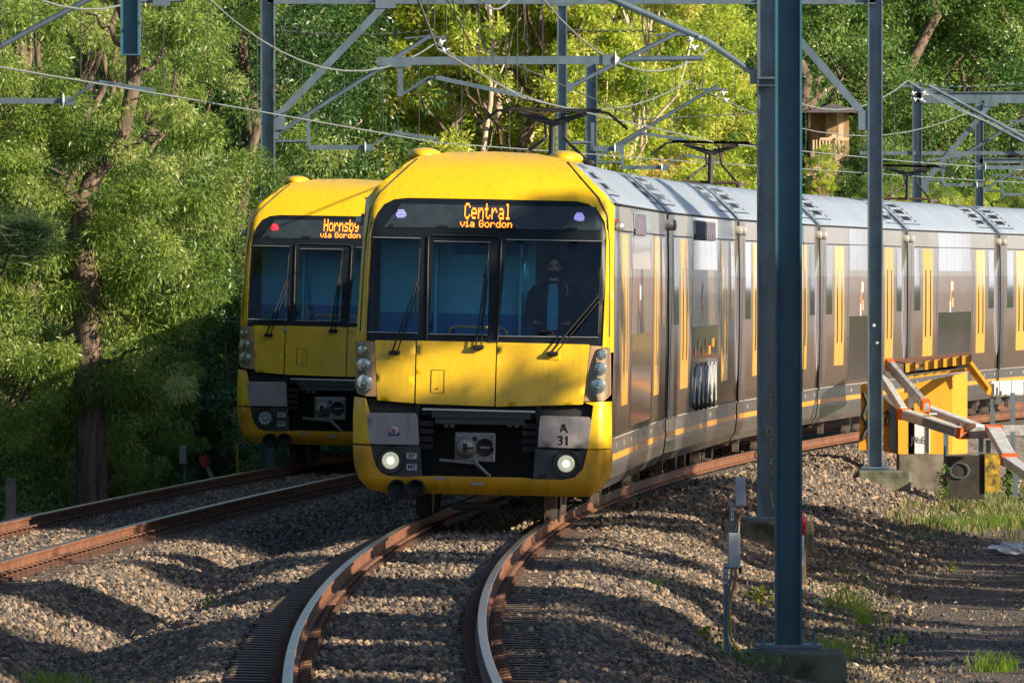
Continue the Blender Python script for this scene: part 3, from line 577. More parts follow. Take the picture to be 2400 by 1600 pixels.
    m.box((.38, 1.15, 2.7), (.03, .4, 1.7), 0); m.box((-.62, 1.15, 2.7), (.03, .4, 1.7), 0)
    m.build('cab_interior', [CREAM, NAVY], T)
    m = MB(); m.tube([(-.45, 1.0, 2.16), (-.45, 1.0, 2.24), (-.40, 1.0, 2.28), (.18, 1.0, 2.27), (.23, 1.0, 2.22), (.23, 1.0, 2.16)], .016, 8); m.build('grab_rail', RAILY, T)
    m = MB(); m.box((.94, 1.31, 2.8), (.80, .04, 1.7)); m.box((.9, .65, 2.0), (.95, .3, .08)); m.build('cab_desk', mat('cab_dark', (.03, .075, .085), .6, var=.4), T)
    for q in (-1, 1): 
        m = MB(); m.box((q * 1.50, 1.05, 3.52), (.05, .1, .13), 1); m.lathe((q * 1.53, .98, 3.5), [(.055, .08), (.06, 0), (.05, -.04), (0, -.05)], 12, 'y', 0); m.build('side_lamp', [SILV, mat('lamp_red', (.45, .08, .05), .4)], T)

CARL = 19.75
def ring(cs, y, sc=1.0):
    h = [(u * sc, y, v) for u, v in cs]; return h + [(-p[0], p[1], p[2]) for p in h[:-1]][::-1]
CSB = [(1.40, .40), (1.475, .52), (1.497, .68), (1.497, .98), (1.515, .985), (1.515, 2.0), (1.497, 2.9), (1.466, 3.74), (1.45, 3.78), (1.33, 3.905), (1.18, 4.04), (1.02, 4.18), (.88, 4.272), (.5, 4.335), (0, 4.352)]
def carriage_mesh(front):
    m = MB(); ys = [1.3, 1.45] if not front else None
    st = list(np.arange(.2, CARL - .01, 1.5)) + [CARL - .2]
    rings = []
    if front: rings = [[(u, YD(u, v) + .03, v) for u, _, v in ring(CSB, 0)]]; st = list(np.arange(2.4, CARL - .01, 1.5)) + [CARL - .2]
    rings += [ring(CSB, y) for y in st]
    n = len(CSB); tot = 2 * n - 1
    V = [p for r in rings for p in r]; m.v = V
    for i in range(len(rings) - 1):
        for k in range(tot - 1):
            kk = k if k < n - 1 else tot - 2 - k
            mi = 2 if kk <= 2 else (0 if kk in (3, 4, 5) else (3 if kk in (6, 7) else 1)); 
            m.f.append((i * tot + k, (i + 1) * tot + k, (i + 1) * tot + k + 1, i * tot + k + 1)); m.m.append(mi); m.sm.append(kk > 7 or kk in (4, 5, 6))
    ends = [len(rings) - 1] + ([] if front else [0])
    for e in ends: m.f.append(tuple(range(e * tot, e * tot + tot))[::(1 if e else -1)]); m.m.append(4); m.sm.append(False)
    # orange stripe, crease line, fasteners
    y0 = .9 if front else .25
    for sx in (-1, 1):
        m.box((sx * 1.4985, (y0 + CARL - .2) / 2, .77), (.006, CARL - .25 - y0, .075), 5); m.box((sx * 1.514, (y0 + CARL - .2) / 2, 1.0), (.012, CARL - .25 - y0, .014), 9)
        for y in np.arange(2.5, 19, 2.35): m.box((sx * 1.499, y, .90), (.006, .14, .06), 9)
        for y in (.55, 18.8) if not front else (18.8,): m.box((sx * 1.517, y, 2.3), (.004, .012, 2.4), 7)
        # body crevices round the door and window bays
        for y in (5.9, 13.5): m.box((sx * 1.5165, y, 2.25), (.004, .02, 2.4), 7)
        m.box((sx * 1.474, (y0 + CARL - .2) / 2, 3.765), (.02, CARL - .25 - y0, .02), 7)
        m.box((sx * 1.490, CARL / 2, 3.455), (.012, CARL - 3, .012), 7)
    # roof vents and hatch outlines
    def RP(t_, y, d=.006):                        # point on the roof side: t along the slope from the cantrail up
        us = [p[0] for p in CSB[8:]]; vs = [p[1] for p in CSB[8:]]; q = np.linspace(0, 1, len(us)); return (float(np.interp(t_, q, us)) + d * .7, y, float(np.interp(t_, q, vs)) + d)
    for sx in (1, -1):
        def patch(t0, t1, ya, yb, mi=7, d=.008):
            P = [RP(t0, ya, d), RP(t0, yb, d), RP(t1, yb, d), RP(t1, ya, d)]; P = [(p[0] * sx, p[1], p[2]) for p in P]
            m.add(P, [(0, 1, 2, 3) if sx > 0 else (3, 2, 1, 0)], mi)
        for yc in (2.1, 17.6):
            if front and yc < 3: yc = 3.6
            patch(.12, .135, yc - 1.6, yc + 1.6, 7)
            for yb in (yc - 1.6, yc + 1.6): patch(.12, .75, yb - .02, yb + .02, 7, .005)
            for r_ in range(3):
                for c_ in range(5): a = yc - .75 + c_ * .32; patch(.22 + r_ * .15, .22 + r_ * .15 + .09, a, a + .20)
            for r_ in range(6):
                for yb in (yc - 1.3, yc + 1.2): patch(.18 + r_ * .09, .18 + r_ * .09 + .05, yb, yb + .14)
            patch(.70, .86, yc - .5, yc + .5, 7)
        for y in np.arange(3.0 if not front else 5.5, 18, 1.23): patch(.03, .9, y, y + .012, 8, .003)
    m.box((0, CARL / 2, .75), (2.3, 8.5, .55), 4)
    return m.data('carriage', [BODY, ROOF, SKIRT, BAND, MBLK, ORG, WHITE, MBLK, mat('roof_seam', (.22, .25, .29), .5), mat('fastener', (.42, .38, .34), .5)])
def bogie_mesh():
    m = MB()
    for y in (-1.25, 1.25):
        for sx in (-1, 1): m.lathe((sx * .76, y, .44), [(.1, .07), (.43, .065), (.43, -.05), (.47, -.065)], 20, 'x', 0, True, Matrix.Diagonal((sx, 1, 1)))
        m.tube([(-1.0, y, .44), (1.0, y, .44)], .07, 8)
    for sx in (-1, 1):
        m.box((sx * 1.08, 0, .56), (.14, 3.3, .2), 1, None, .03); m.ball((sx * 1.12, 0, .70), .24, 6, 1, (.6, 1.2, .7))
        for y in (-1.25, 1.25):
            m.lathe((sx * 1.12, y, .46), [(.17, 0), (.17, .12), (.10, .16), (0, .16)], 12, 'x', 0, True, Matrix.Diagonal((sx, 1, 1)))
            for q in (-.3, .3): m.tube([(sx * 1.14, y + q, .38), (sx * 1.14, y + q, .66)], .07, 8, 1)
        m.tube([(sx * 1.22, -.9, .45), (sx * 1.22, -.3, .72), (sx * 1.22, .4, .40), (sx * 1.22, .9, .6)], .025, 6, 0)
        m.box((sx * 1.15, 1.9, .3), (.1, .1, .3), 0)
    return m.data('bogie', [mat('bogie_steel', (.16, .13, .115), .55, metal=.3, var=.4, scale=7), mat('bogie_dark', (.045, .04, .038), .7, var=.4)])
def side_u(v): return float(np.interp(v, [1.0, 2.0, 2.9, 3.74], [1.515, 1.515, 1.497, 1.466]))
def sidebox(m, sx, ya, yb, va, vb_, d, th=.02, mi=0):
    for c_ in (2.0, 2.9):
        if va < c_ - .01 and vb_ > c_ + .01: sidebox(m, sx, ya, yb, va, c_, d, th, mi); sidebox(m, sx, ya, yb, c_, vb_, d, th, mi); return
    P = []
    for dd in (d, d - th):
        for y, v in ((ya, va), (yb, va), (yb, vb_), (ya, vb_)): P.append((sx * (side_u(v) + dd), y, v))
    f = [(0, 1, 2, 3), (7, 6, 5, 4), (0, 4, 5, 1), (1, 5, 6, 2), (2, 6, 7, 3), (3, 7, 4, 0)]
    m.add(P, f if sx > 0 else [x[::-1] for x in f], mi)
SH = {}
def shared():
    for sx in (-1, 1):
        k = 'R' if sx > 0 else 'L'
        m = MB(); sidebox(m, sx, -.95, -.015, 1.36, 3.42, .006); sidebox(m, sx, .015, .95, 1.36, 3.42, .006); SH['door' + k] = m.data('door', DOORY)
        m = MB(); sidebox(m, sx, -.125, .125, 1.75, 3.02, .008, .01)
        SH['dglass' + k] = m.data('door_window', WIN)
        m = MB()
        for i in range(4): sidebox(m, sx, -3.5 + i * 1.75 + .01, -1.75 + i * 1.75 - .01, 3.0, 3.735, .005); 
        SH['up' + k] = m.data('upper_window', WIN)
        m = MB()
        for i in range(4): sidebox(m, sx, -3.5 + i * 1.75 + .01, -1.75 + i * 1.75 - .01, 1.08, 2.2, .005)
        SH['lo' + k] = m.data('lower_window', WIN)
        m = MB(); sidebox(m, sx, -.6, .6, 2.25, 3.42, .005); SH['ve' + k] = m.data('vestibule_window', WIN)
        m = MB(); u = sx * (side_u(2.6) + .006)
        fl = [(-.35, 2.45), (-.2, 2.42), (-.12, 2.6), (-.2, 2.92), (-.3, 2.75)]; 
        m.add([(u - sx * (v - 2.6) * .02, y, v) for y, v in fl], [tuple(range(5)) if sx > 0 else tuple(range(4, -1, -1))], 0)
        sidebox(m, sx, -.05, .28, 2.62, 2.80, .006, .004, 1); sidebox(m, sx, .0, .38, 2.30, 2.48, .006, .004, 0); sidebox(m, sx, -.4, -.2, 2.2, 2.42, .006, .004, 1)
        SH['logo' + k] = m.data('logo', [mat('logo_orange', (.9, .35, .15), .5), WHITE])
        m = MB(); m.lathe((sx * 1.485, 0, 3.60), [(.07, -.02), (.075, .05), (.06, .07), (0, .08)], 12, 'x', 0, True, Matrix.Diagonal((sx, 1, 1))); SH['lamp' + k] = m.data('side_lamp', mat('side_lamp_grey', (.45, .43, .40), .3, var=.3))
    SH['mid'] = carriage_mesh(False); SH['front'] = carriage_mesh(True); SH['bogie'] = bogie_mesh()
    m = MB(); cs = [(u * .86, v * .93 + .12) for u, v in CSB[2:]]
    for i in range(9): m.v += [(p[0] * (1 if i % 2 else .95), (-.38 + i * .095), p[2]) for p in ring(cs, 0)]
    t = 2 * len(cs) - 1
    for i in range(8):
        for k in range(t - 1): m.f.append((i * t + k, (i + 1) * t + k, (i + 1) * t + k + 1, i * t + k + 1)); m.m.append(0); m.sm.append(False)
    SH['bel'] = m.data('gangway_bellows', RUB)
    m = MB()       # pantograph, folded up to the wire
    for sx in (-1, 1):
        m.tube([(sx * .45, .2, 4.42), (sx * .12, 1.0, 4.72)], .022, 6); m.tube([(sx * .12, 1.0, 4.72), (sx * .12, .15, 5.02)], .018, 6)
        m.tube([(sx * .12, .15, 5.02), (sx * .4, .15, 5.06)], .014, 6)
        m.tube([(sx * .5, .1, 5.08), (sx * .74, .1, 5.05), (sx * 1.0, .1, 4.84)], .02, 6, 1)
        for y in (0, .2): m.bar((-.64, y, 5.08), (.64, y, 5.08), .05, .045, 1)
        m.tube([(sx * .5, -.3, 4.40), (sx * .5, 1.2, 4.40)], .03, 6); m.lathe((sx * .5, -.2, 4.3), [(.05, 0), (.07, .03), (.04, .05), (.07, .08), (.04, .1)], 10)
    m.tube([(-.5, .2, 4.42), (.5, .2, 4.42)], .03, 6); m.tube([(0, .15, 4.4), (0, .15, 4.95)], [.05, .045], 8, 1); m.tube([(-.45, .15, 5.04), (0, .15, 4.90), (.45, .15, 5.04)], [.025, .05, .025], 8, 1)
    SH['panto'] = m.data('pantograph', [mat('panto_brown', (.09, .06, .04), .6, var=.3), mat('panto_dark', (.03, .03, .03), .5)])
shared()
def frame_at(D, fx, ds=CARL):
    x0 = float(fx(D)); x1 = float(fx(D + ds)); L_ = math.hypot(x1 - x0, ds); ang = -math.atan2(x1 - x0, ds)
    return Matrix.Translation((x0, D, 0)) @ Matrix.Rotation(ang, 4, 'Z') @ Matrix.Rotation(CANT, 4, 'Y'), ds * ds / L_
def train(fx, D0, ncar, label, panto, sides='RL', **k):
    T = thing('commuter_train', label, 'train'); M0, _ = frame_at(D0, fx); T.matrix_world = M0; inv = M0.inverted()
    build_front(T, **k); D = D0
    for i in range(ncar):
        M, adv = frame_at(D, fx); R = inv @ M
        c = link('carriage', SH['front' if i == 0 else 'mid'], T); c.matrix_local = R
        for s in sides:
            sx = 1 if s == 'R' else -1
            for y in (4.1, 15.3): link('door', SH['door' + s], c, (0, y, 0)); [link('door_window', SH['dglass' + s], c, (0, y + q_, 0)) for q_ in (-.475, .475)]
            link('upper_window', SH['up' + s], c, (0, 9.7, 0)); link('lower_window', SH['lo' + s], c, (0, 9.7, 0)); link('logo', SH['logo' + s], c, (0, 9.0, 0))
            for y in ((1.95, 17.7) if i else (17.7,)): link('vestibule_window', SH['ve' + s], c, (0, y, 0))
            for y in ((.55, 19.1) if i else (19.1,)): link('side_lamp', SH['lamp' + s], c, (0, y, 0))
        for y in (3.1, 16.6): link('bogie', SH['bogie'], c, (0, y, 0))
        if i < ncar - 1: link('gangway_bellows', SH['bel'], c, (0, CARL, 0))
        if i in panto: link('pantograph', SH['panto'], c, (0, panto[i], 0))
        D += adv
    return T
train1 = train(X1, 131.0, 6, 'yellow-fronted double-deck train showing Central on the nearer right track', {0: 17.0, 2: 14.0, 4: 15.0}, dest='Central', via='via Gordon', lamps=LEDW, fog_on=True, number=True, sticker=True)
train2 = train(X2, 169.0, 2, 'yellow-fronted double-deck train showing Hornsby, half hidden on the left track', {}, dest='Hornsby', via='via Gordon', lamps=LEDR, fog_on=False, number=False, sticker=False)
for ci, (ya, yb) in ((0, (7.0, 11.5)), (1, (6.6, 12.6))):
    c = [o for o in train1.children if o.name.startswith('carriage')][ci]; m = MB(); rr = random.Random(ci + 3); u = 1.472
    sidebox(m, 1, ya, yb, 3.50, 3.70, .012, .004, 0); pass
    y = ya + .3
    while y < yb - .5: m.tube([(u + .022, y, 3.42), (u + .014, y + .12, 3.68), (u + .018, y + .24, 3.5), (u + .014, y + .36, 3.67), (u + .022, y + .42, 3.43)], .012, 4, 1); y += .62
    m.build('graffiti', [mat('washed_paint', (.36, .35, .35), .6, scale=8, var=.5), mat('graffiti_strokes', (.16, .15, .2), .6)], c)  # pale washed patch with dark letter strokes
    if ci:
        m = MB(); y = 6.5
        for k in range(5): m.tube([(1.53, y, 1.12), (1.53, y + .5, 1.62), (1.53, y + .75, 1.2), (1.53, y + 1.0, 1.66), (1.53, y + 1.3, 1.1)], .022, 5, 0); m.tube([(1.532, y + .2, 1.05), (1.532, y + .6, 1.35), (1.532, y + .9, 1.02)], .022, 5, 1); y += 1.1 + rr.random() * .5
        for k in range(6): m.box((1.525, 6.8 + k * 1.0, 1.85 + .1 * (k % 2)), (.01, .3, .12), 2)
        m.build('graffiti', [mat('reflected_graffiti', (.42, .43, .43), .5), MBLK, ORG], c)  # reflection in the lower windows, drawn as white, black and orange strokes
# graffiti washed over the first two carriages' upper edge
def scrawl(m, pts, fn, r): m.tube([fn(*p) for p in pts], r, 5)
# the driver
SKN = mat('skin', (.62, .36, .26), .55, var=.1); JKT = mat('jacket', (.012, .02, .028), .8, var=.3); SHR = mat('shirt_blue', (.10, .45, .65), .8, var=.2); HAIR = mat('hair', (.02, .014, .01), .7, var=.3)
def person_body(name, joints, edges, radii, mats, parent):
    me = bpy.data.meshes.new(name); me.from_pydata(joints, edges, []); o = bpy.data.objects.new(name, me); COL.objects.link(o)
    o.parent = parent; md = o.modifiers.new('skin', 'SKIN'); sv = me.skin_vertices[0].data
    for i, r in enumerate(radii): sv[i].radius = r if isinstance(r, tuple) else (r, r)
    sv[0].use_root = True; md.use_smooth_shade = True; s2 = o.modifiers.new('sub', 'SUBSURF'); s2.levels = 1; s2.render_levels = 1
    bpy.context.view_layer.update(); dg = bpy.context.evaluated_depsgraph_get(); nm = bpy.data.meshes.new_from_object(o.evaluated_get(dg)); o.modifiers.clear(); o.data = nm
    nm.materials.clear()
    for m_ in mats: nm.materials.append(m_)
    return o
fx_, fz_ = L(1290, 602); base = M0 = frame_at(131.0, X1)[0]
dr = thing('person', 'train driver in sunglasses and dark jacket standing behind the right windscreen', 'person'); dr.matrix_world = base @ Matrix.Translation((fx_, .98, fz_ - 1.78))
J = [(0, 0, .95), (0, 0, 1.1), (0, 0, 1.28), (0, 0, 1.42), (0, 0, 1.50), (0, -.01, 1.57), (-.19, 0, 1.40), (-.25, -.02, 1.12), (-.20, -.22, 1.0), (-.18, -.29, 1.0), (.19, 0, 1.40), (.25, -.02, 1.12), (.20, -.22, 1.0), (.18, -.29, 1.0),
     (-.10, 0, .86), (-.11, -.02, .47), (-.11, .02, .09), (-.11, -.14, .04), (.10, 0, .86), (.11, -.02, .47), (.11, .02, .09), (.11, -.14, .04)]
E = [(0, 1), (1, 2), (2, 3), (3, 4), (4, 5), (3, 6), (6, 7), (7, 8), (8, 9), (3, 10), (10, 11), (11, 12), (12, 13), (0, 14), (14, 15), (15, 16), (16, 17), (0, 18), (18, 19), (19, 20), (20, 21)]
R_ = [(.14, .10), (.135, .09), (.14, .10), (.09, .07), .055, .052, .05, .038, .034, .030, .05, .038, .034, .030, .09, .06, .045, .04, .09, .06, .045, .04]
bd = person_body('body', J, E, R_, [SKN], dr)
m = MB(); m.ball((0, -.01, 1.665), .098, 12, 0, (.80, .98, 1.16)); m.ball((0, -.045, 1.60), .062, 8, 0, (.9, .9, .9))
m.add([(-.014, -.10, 1.665), (.014, -.10, 1.665), (.018, -.098, 1.630), (-.018, -.098, 1.630), (0, -.125, 1.636)], [(0, 1, 4), (1, 2, 4), (2, 3, 4), (3, 0, 4)], 0)
for sx in (-1, 1):
    m.ball((sx * .079, 0, 1.655), .026, 5, 0, (.4, .7, 1.1))
    for k, (dx, lz) in enumerate(((-.026, .07), (-.009, .082), (.008, .078), (.024, .062))):   # fingers resting on the desk
        x = sx * .18 + dx; m.tube([(x, -.31, 1.0), (x, -.31 - lz * .5, 1.008), (x, -.31 - lz * .9, .99)], [.010, .0095, .008], 6)
    m.tube([(sx * .18 - sx * .03, -.29, 1.0), (sx * .18 - sx * .055, -.325, 1.0), (sx * .18 - sx * .058, -.35, .995)], [.012, .011, .009], 6)
m.build('face', [SKN], dr)
m = MB(); m.ball((0, .012, 1.70), .10, 10, 0, (.84, .98, .98)); m.build('hair', HAIR, dr)
m = MB(); m.ball((0, -.052, 1.588), .066, 8, 0, (.95, .85, .85)); m.build('beard', HAIR, dr)
m = MB()
for sx in (-1, 1): m.ball((sx * .032, -.096, 1.676), .024, 6, 0, (1, .35, .62)); m.tube([(sx * .06, -.09, 1.675), (sx * .082, 0, 1.668)], .004, 4)
m.tube([(-.015, -.108, 1.678), (.015, -.108, 1.678)], .004, 4); m.build('sunglasses', BLK, dr)
def loft(secs, name, mt, par):
    m = MB(); n = 18; V = []
    for cx, cy, z, rx, ry in secs: V += [(cx + rx * cos(2 * pi * k / n), cy + ry * sin(2 * pi * k / n), z) for k in range(n)]
    m.add(V, [(i * n + k, i * n + (k + 1) % n, (i + 1) * n + (k + 1) % n, (i + 1) * n + k) for i in range(len(secs) - 1) for k in range(n)], 0, True); return m
m = loft([(0, 0, .88, .185, .135), (0, 0, 1.1, .18, .13), (0, 0, 1.3, .215, .14), (0, 0, 1.41, .215, .125), (0, 0, 1.46, .17, .11), (0, 0, 1.50, .09, .085)], 'j', JKT, dr)
for sx in (-1, 1): m.tube([(sx * .17, 0, 1.41), (sx * .225, 0, 1.32), (sx * .265, -.02, 1.12), (sx * .20, -.22, 1.01)], [.085, .088, .07, .052], 10)
m.build('jacket', JKT, dr)
m = MB(); m.add([(-.05, -.13, 1.46), (.05, -.13, 1.46), (.065, -.152, 1.3), (.06, -.148, .92), (-.06, -.148, .92), (-.065, -.152, 1.3)], [(5, 4, 3, 2, 1, 0)]); m.build('shirt', SHR, dr)
m = MB()
for sx in (-1, 1): m.tube([(sx * .1, 0, .90), (sx * .11, -.02, .47), (sx * .11, .02, .08)], [.10, .078, .065], 10)
m.build('trousers', JKT, dr)
# ------------------------------------------------------------------ overhead line structures
GAL = mat('galvanised', (.17, .235, .285), .45, metal=.55, scale=5, var=.3, stretch=(1, 1, .4), detail=8, dirt=.35); GALD = mat('mast_steel_shaded', (.045, .15, .21), .45, scale=3, var=.35, stretch=(1, 1, .3), detail=8, dirt=.25)  # second, darker mast steel has the blue of shade put into its colour
CONC = mat('mossy_concrete', (.20, .19, .14), .9, scale=4, c2=(.05, .06, .035), bump=.5, detail=8); CONC2 = mat('old_concrete', (.24, .21, .17), .9, scale=3, c2=(.10, .085, .06), bump=.5, detail=8)
GAL.node_tree; INS = mat('insulator_white', (.72, .74, .76), .25, var=.05, coat=.5); WIRE = mat('wire_copper', (.34, .37, .34), .45, metal=.5, var=.2); WIRED = mat('wire_dark', (.07, .08, .08), .6, metal=.3)
def hmast(m, x, D, z0, z1, w_=.25, dep=.25):
    t = .022; m.box((x, D, (z0 + z1) / 2), (w_ - 2 * t, .014, z1 - z0)); 
    for s in (-1, 1): m.box((x + s * (w_ / 2 - t / 2), D, (z0 + z1) / 2), (t, dep, z1 - z0))
def mast(P, x, D, z1, w_, mt, foot=1.0, fh=.9, zb=-.31, fx=0):
    m = MB(); hmast(m, x, D, zb + .03, z1, w_); m.build('mast', mt, P)
    m = MB(); m.box((x, D, zb + .015), (w_ * 2.5 if foot > 1.05 else w_ * 1.9, w_ * 1.9, .03))
    for q in (-1, 1):
        for r in (-1, 1):
            bx = x + q * (w_ * .95 if foot > 1.05 else w_ * .75); m.box((bx, D + r * w_ * .75, zb + .045), (.05, .05, .03)); m.tube([(bx, D + r * w_ * .75, zb), (bx, D + r * w_ * .75, zb + .13)], .014, 6)
    m.box((x, D, zb - .015), (w_ * 2.2, w_ * 1.7, .03)); m.build('base_plate', GAL, P)
    m = MB(); m.box((x + fx, D, zb - .03 - fh / 2), (foot, .9, fh), 0, None, .03); m.build('footing', CONC, P)
def ibeam(m, a, b, h, w_):
    m.bar(a, b, .014, h); d = Vector((0, 0, h / 2)); m.bar(Vector(a) + d, Vector(b) + d, w_, .02); m.bar(Vector(a) - d, Vector(b) - d, w_, .02)
def insul(P, c, axis, n=1, gap=.06):
    m = MB(); a = Vector(axis).normalized(); M = a.to_track_quat('Z', 'Y').to_matrix()
    for i in range(n): m.lathe(Vector(c) + a * gap * i, [(.02, -.05), (.03, -.012), (.105, -.008), (.11, .0), (.04, .018), (.02, .05)], 14, 'z', 0, True, M)
    return m.build('insulator', INS, P)
def cantilever(P, D, xm, s, xt, zr=5.2, zt=6.9, zc=5.12, short=0):
    f = lambda o, z: (xm + s * o, D, z); X = abs(xt - xm)
    m = MB(); m.tube([f(.12, zr), f(X + .0, zt)], .038, 8); m.box(f(.12, zr), (.12, .1, .14)); m.tube([f(X - .15, zt - .09), f(X + .18, zt - .08)], .03, 6); m.tube([f(X - .1, zt - .06), f(X - .5, zt - .10)], .02, 6)
    m.build('cantilever_arm', GAL, P)
    insul(P, f(X + .10, zt - .16), (s * .35, 0, -.93), 2, .15)
    m = MB(); o1 = X * .22; o2 = X - 1.1
    m.tube([f(.12, zc - .02), f(o1 + .05, zc - .02)], .028, 8); zz = zr + (zt - zr) * (o1 - .12) / (X - .12) if not short else zc + .3
    m.box(f(o1 + .06, (zz + zc - .14) / 2 + .0), (.06, .05, zz - zc + .16)); m.bar(f(o1 + .06, zc - .12), f(o2, zc - .12), .07, .075); m.box(f(o2 + .04, zc - .12), (.12, .10, .11)); m.build('steady_arm_bracket', GAL, P)
    insul(P, f(o2 - .05, zc - .12), (s, 0, 0))
    m = MB(); m.tube([f(o2 + .1, zc - .06), f(o2 + .38, zc + .12), f(o2 + .5, zc + .13)], .022, 6); m.bar(f(o2 + .42, zc + .13), f(X + .05, zc + .02), .06, .05); m.box(f(X + .04, zc - .01), (.03, .03, .09)); m.build('registration_arm', GAL, P)
def knee(P, D, xm, s, z0=5.5, z1=7.32, run=1.9):
    m = MB(); m.bar((xm + s * .15, D, z0), (xm + s * run, D, z1), .12, .16, 0, (0, 1, 0)); m.box((xm + s * .20, D, z0 - .05), (.16, .2, .32)); m.box((xm + s * (run + .05), D, z1 + .06), (.34, .2, .16)); m.build('knee_brace', GAL, P)
# nearest portal: the big mast on its mossy footing
def pole_marks(P):
    m = MB()
    for r_ in ((0, 0),): pass
P = thing('overhead_portal', 'nearest portal, whose dark blue mast stands on the mossy concrete block in the foreground', 'portal', (2.69, 109, -.73))
def reparent(P):                                   # parts were modelled in place: shift them under the base point
    for c in P.children: c.matrix_parent_inverse = Matrix.Translation(P.location).inverted()
mast(P, 2.695, 109, 8.2, .262, GALD, 1.11, .8, -.73, .0); mast(P, -9.3, 109, 8.2, .262, GALD, 1.11, .8, -.73)
m = MB(); ibeam(m, (-9.3, 109, 7.75), (2.695, 109, 7.75), .4, .2); m.build('beam', GAL, P)
m = MB(); hmast(m, -3.72, 109, 5.045, 7.6, .19, .19); m.box((-3.72, 109, 5.04), (.2, .2, .012)); m.build('drop_post', GALD, P)
m = MB(); m.box((-3.42, 109, 5.56), (.16, .1, .09)); m.tube([(-3.65, 109, 5.56), (-3.2, 109, 5.57)], .02, 6); m.build('steady_arm_bracket', GAL, P)
reparent(P)
P = thing('overhead_portal', 'second portal, whose graffitied mast stands partly hidden behind the nearest mast', 'portal', (3.35, 147, -.31))
XM = 3.36; mast(P, XM, 147, 8.6, .275, GAL, 1.2, .62, -.31, 0); mast(P, -7.6, 147, 8.6, .25, GAL, 1.0, .9, -.6)
m = MB(); ibeam(m, (-7.6, 147, 7.75), (XM, 147, 7.75), .4, .2); m.build('beam', GAL, P)
m = MB(); m.tube([(XM - .16, 147, 5.53), (2.55, 147, 5.98), (1.25, 147, 6.55), (.3, 147, 6.98)], .045, 10); m.box((XM - .17, 147, 5.5), (.12, .14, .2)); m.lathe((2.45, 147, 6.02), [(.06, -.02), (.06, .02)], 8); m.tube([(2.5, 147, 5.74), (1.5, 147, 5.73)], .035, 8); m.build('cantilever_arm', GAL, P)
insul(P, (1.36, 147, 5.73), (1, 0, 0)); insul(P, (.3, 147, 6.8), (-.3, 0, -.95), 2, .15)
m = MB(); m.bar((1.3, 147, 5.72), (-1.78, 147, 5.70), .09, .105); m.box((1.26, 147, 5.72), (.14, .14, .14)); m.box((-1.47, 147, 5.45), (.07, .06, .42)); m.box((-1.47, 147, 5.64), (.25, .1, .03)); m.build('steady_arm_bracket', GAL, P)
m = MB()
for q in (0, .05): m.tube([(-1.44, 147 + q, 5.27), (-1.1 + q, 147 + q, 5.49), (-.9, 147 + q, 5.49)], .02, 6); m.bar((-1.0, 147 + q * 3, 5.49), (.02 + q * 2.4, 147 + q * 3, 5.27 - q * .5), .06, .055)
m.build('registration_arm', GAL, P)
cantilever(P, 147, -7.6, 1, -4.75, 5.5, 6.95, 5.3)
m = MB(); m.box((XM, 147, 5.48), (.285, .28, .03)); m.box((XM, 147, 5.38), (.285, .28, .02)); m.build('strap', GAL, P)
# graffiti letters down the mast
def stroke(pts, r=.012, D=146.86): mm.tube([(XM + a, D, b) for a, b in pts], r, 5, 0)
mm = MB(); f = lambda px, py: ((px - 1200) / 178.2 - XM, CAMZ - (py - HZ) / 178.2)
for q in (((1803, 1000), (1797, 1004), (1795, 1012), (1798, 1022), (1804, 1024), (1809, 1018), (1809, 1004), (1803, 1000)), ((1803, 1027), (1806, 1040), (1805, 1048)), ((1804, 1030), (1811, 1028)), ((1812, 1050), (1801, 1060), (1812, 1064)), ((1804, 1075), (1811, 1073), (1803, 1085), (1812, 1088)), ((1812, 1102), (1806, 1108), (1811, 1114)), ((1800, 925), (1812, 926)), ((1805, 926), (1806, 950), (1812, 962)), ((1805, 1150), (1808, 1172), (1812, 1190))): stroke([f(*p) for p in q])
mm.build('graffiti', mat('graffiti_green', (.16, .30, .18), .7), P)
reparent(P)
P = thing('overhead_portal', 'third portal, spanning both tracks with knee braces behind the front of the train', 'portal', (6.01, 185, -.31))
mast(P, 6.01, 185, 8.4, .245, GAL, .88, .66, -.31, .14); mast(P, -4.04, 185, 8.4, .235, GAL, 1, .9, -.6)
m = MB(); ibeam(m, (-4.04, 185, 7.56), (6.01, 185, 7.56), .36, .18); m.build('beam', GAL, P)
knee(P, 185, -4.04, 1, 5.5); knee(P, 185, 6.01, -1, 5.5, 7.32, 1.72)
m = MB(); hmast(m, .83, 185, 4.95, 7.36, .165, .165); m.box((.83, 185, 7.35), (.36, .2, .03)); m.build('drop_post', GAL, P)
cantilever(P, 185, -4.04, 1, -1.28); cantilever(P, 185, .83, 1, 2.85, 6.0, 6.95, 5.1, 1)
m = MB(); pts = [(-3.9 + k * .03, 185 + .02 * sin(k * 1.3), 6.93 + .02 * cos(k * 1.3) - .07 * sin(pi * k / 85)) for k in range(86)]; m.tube(pts, .012, 4)
pts = [(.92 + k * .03, 185 + .02 * sin(k * 1.3), 6.93 + .02 * cos(k * 1.3)) for k in range(50)]; m.tube(pts, .012, 4); m.build('earth_cable', WIRED, P)
m = MB(); m.box((5.99, 184.86, 2.06), (.05, .006, .045)); m.box((6.04, 184.86, 1.77), (.045, .006, .035)); m.build('number_tag', mat('tag_pale', (.5, .6, .68), .5), P)
reparent(P)
P = thing('overhead_portal', 'fourth portal, with its slim left mast rising just behind the pantograph of the front train', 'portal', (1.62, 228, -.31))
mast(P, 1.62, 228, 7.2, .235, GAL, 1, .9, -.5); mast(P, 11.3, 228, 7.7, .235, GAL, 1, .9, -.5)
cantilever(P, 228, 1.62, 1, 4.2, 5.3, 6.75, 5.2); cantilever(P, 228, 11.3, -1, 8.5, 5.3, 6.75, 5.2)
reparent(P)
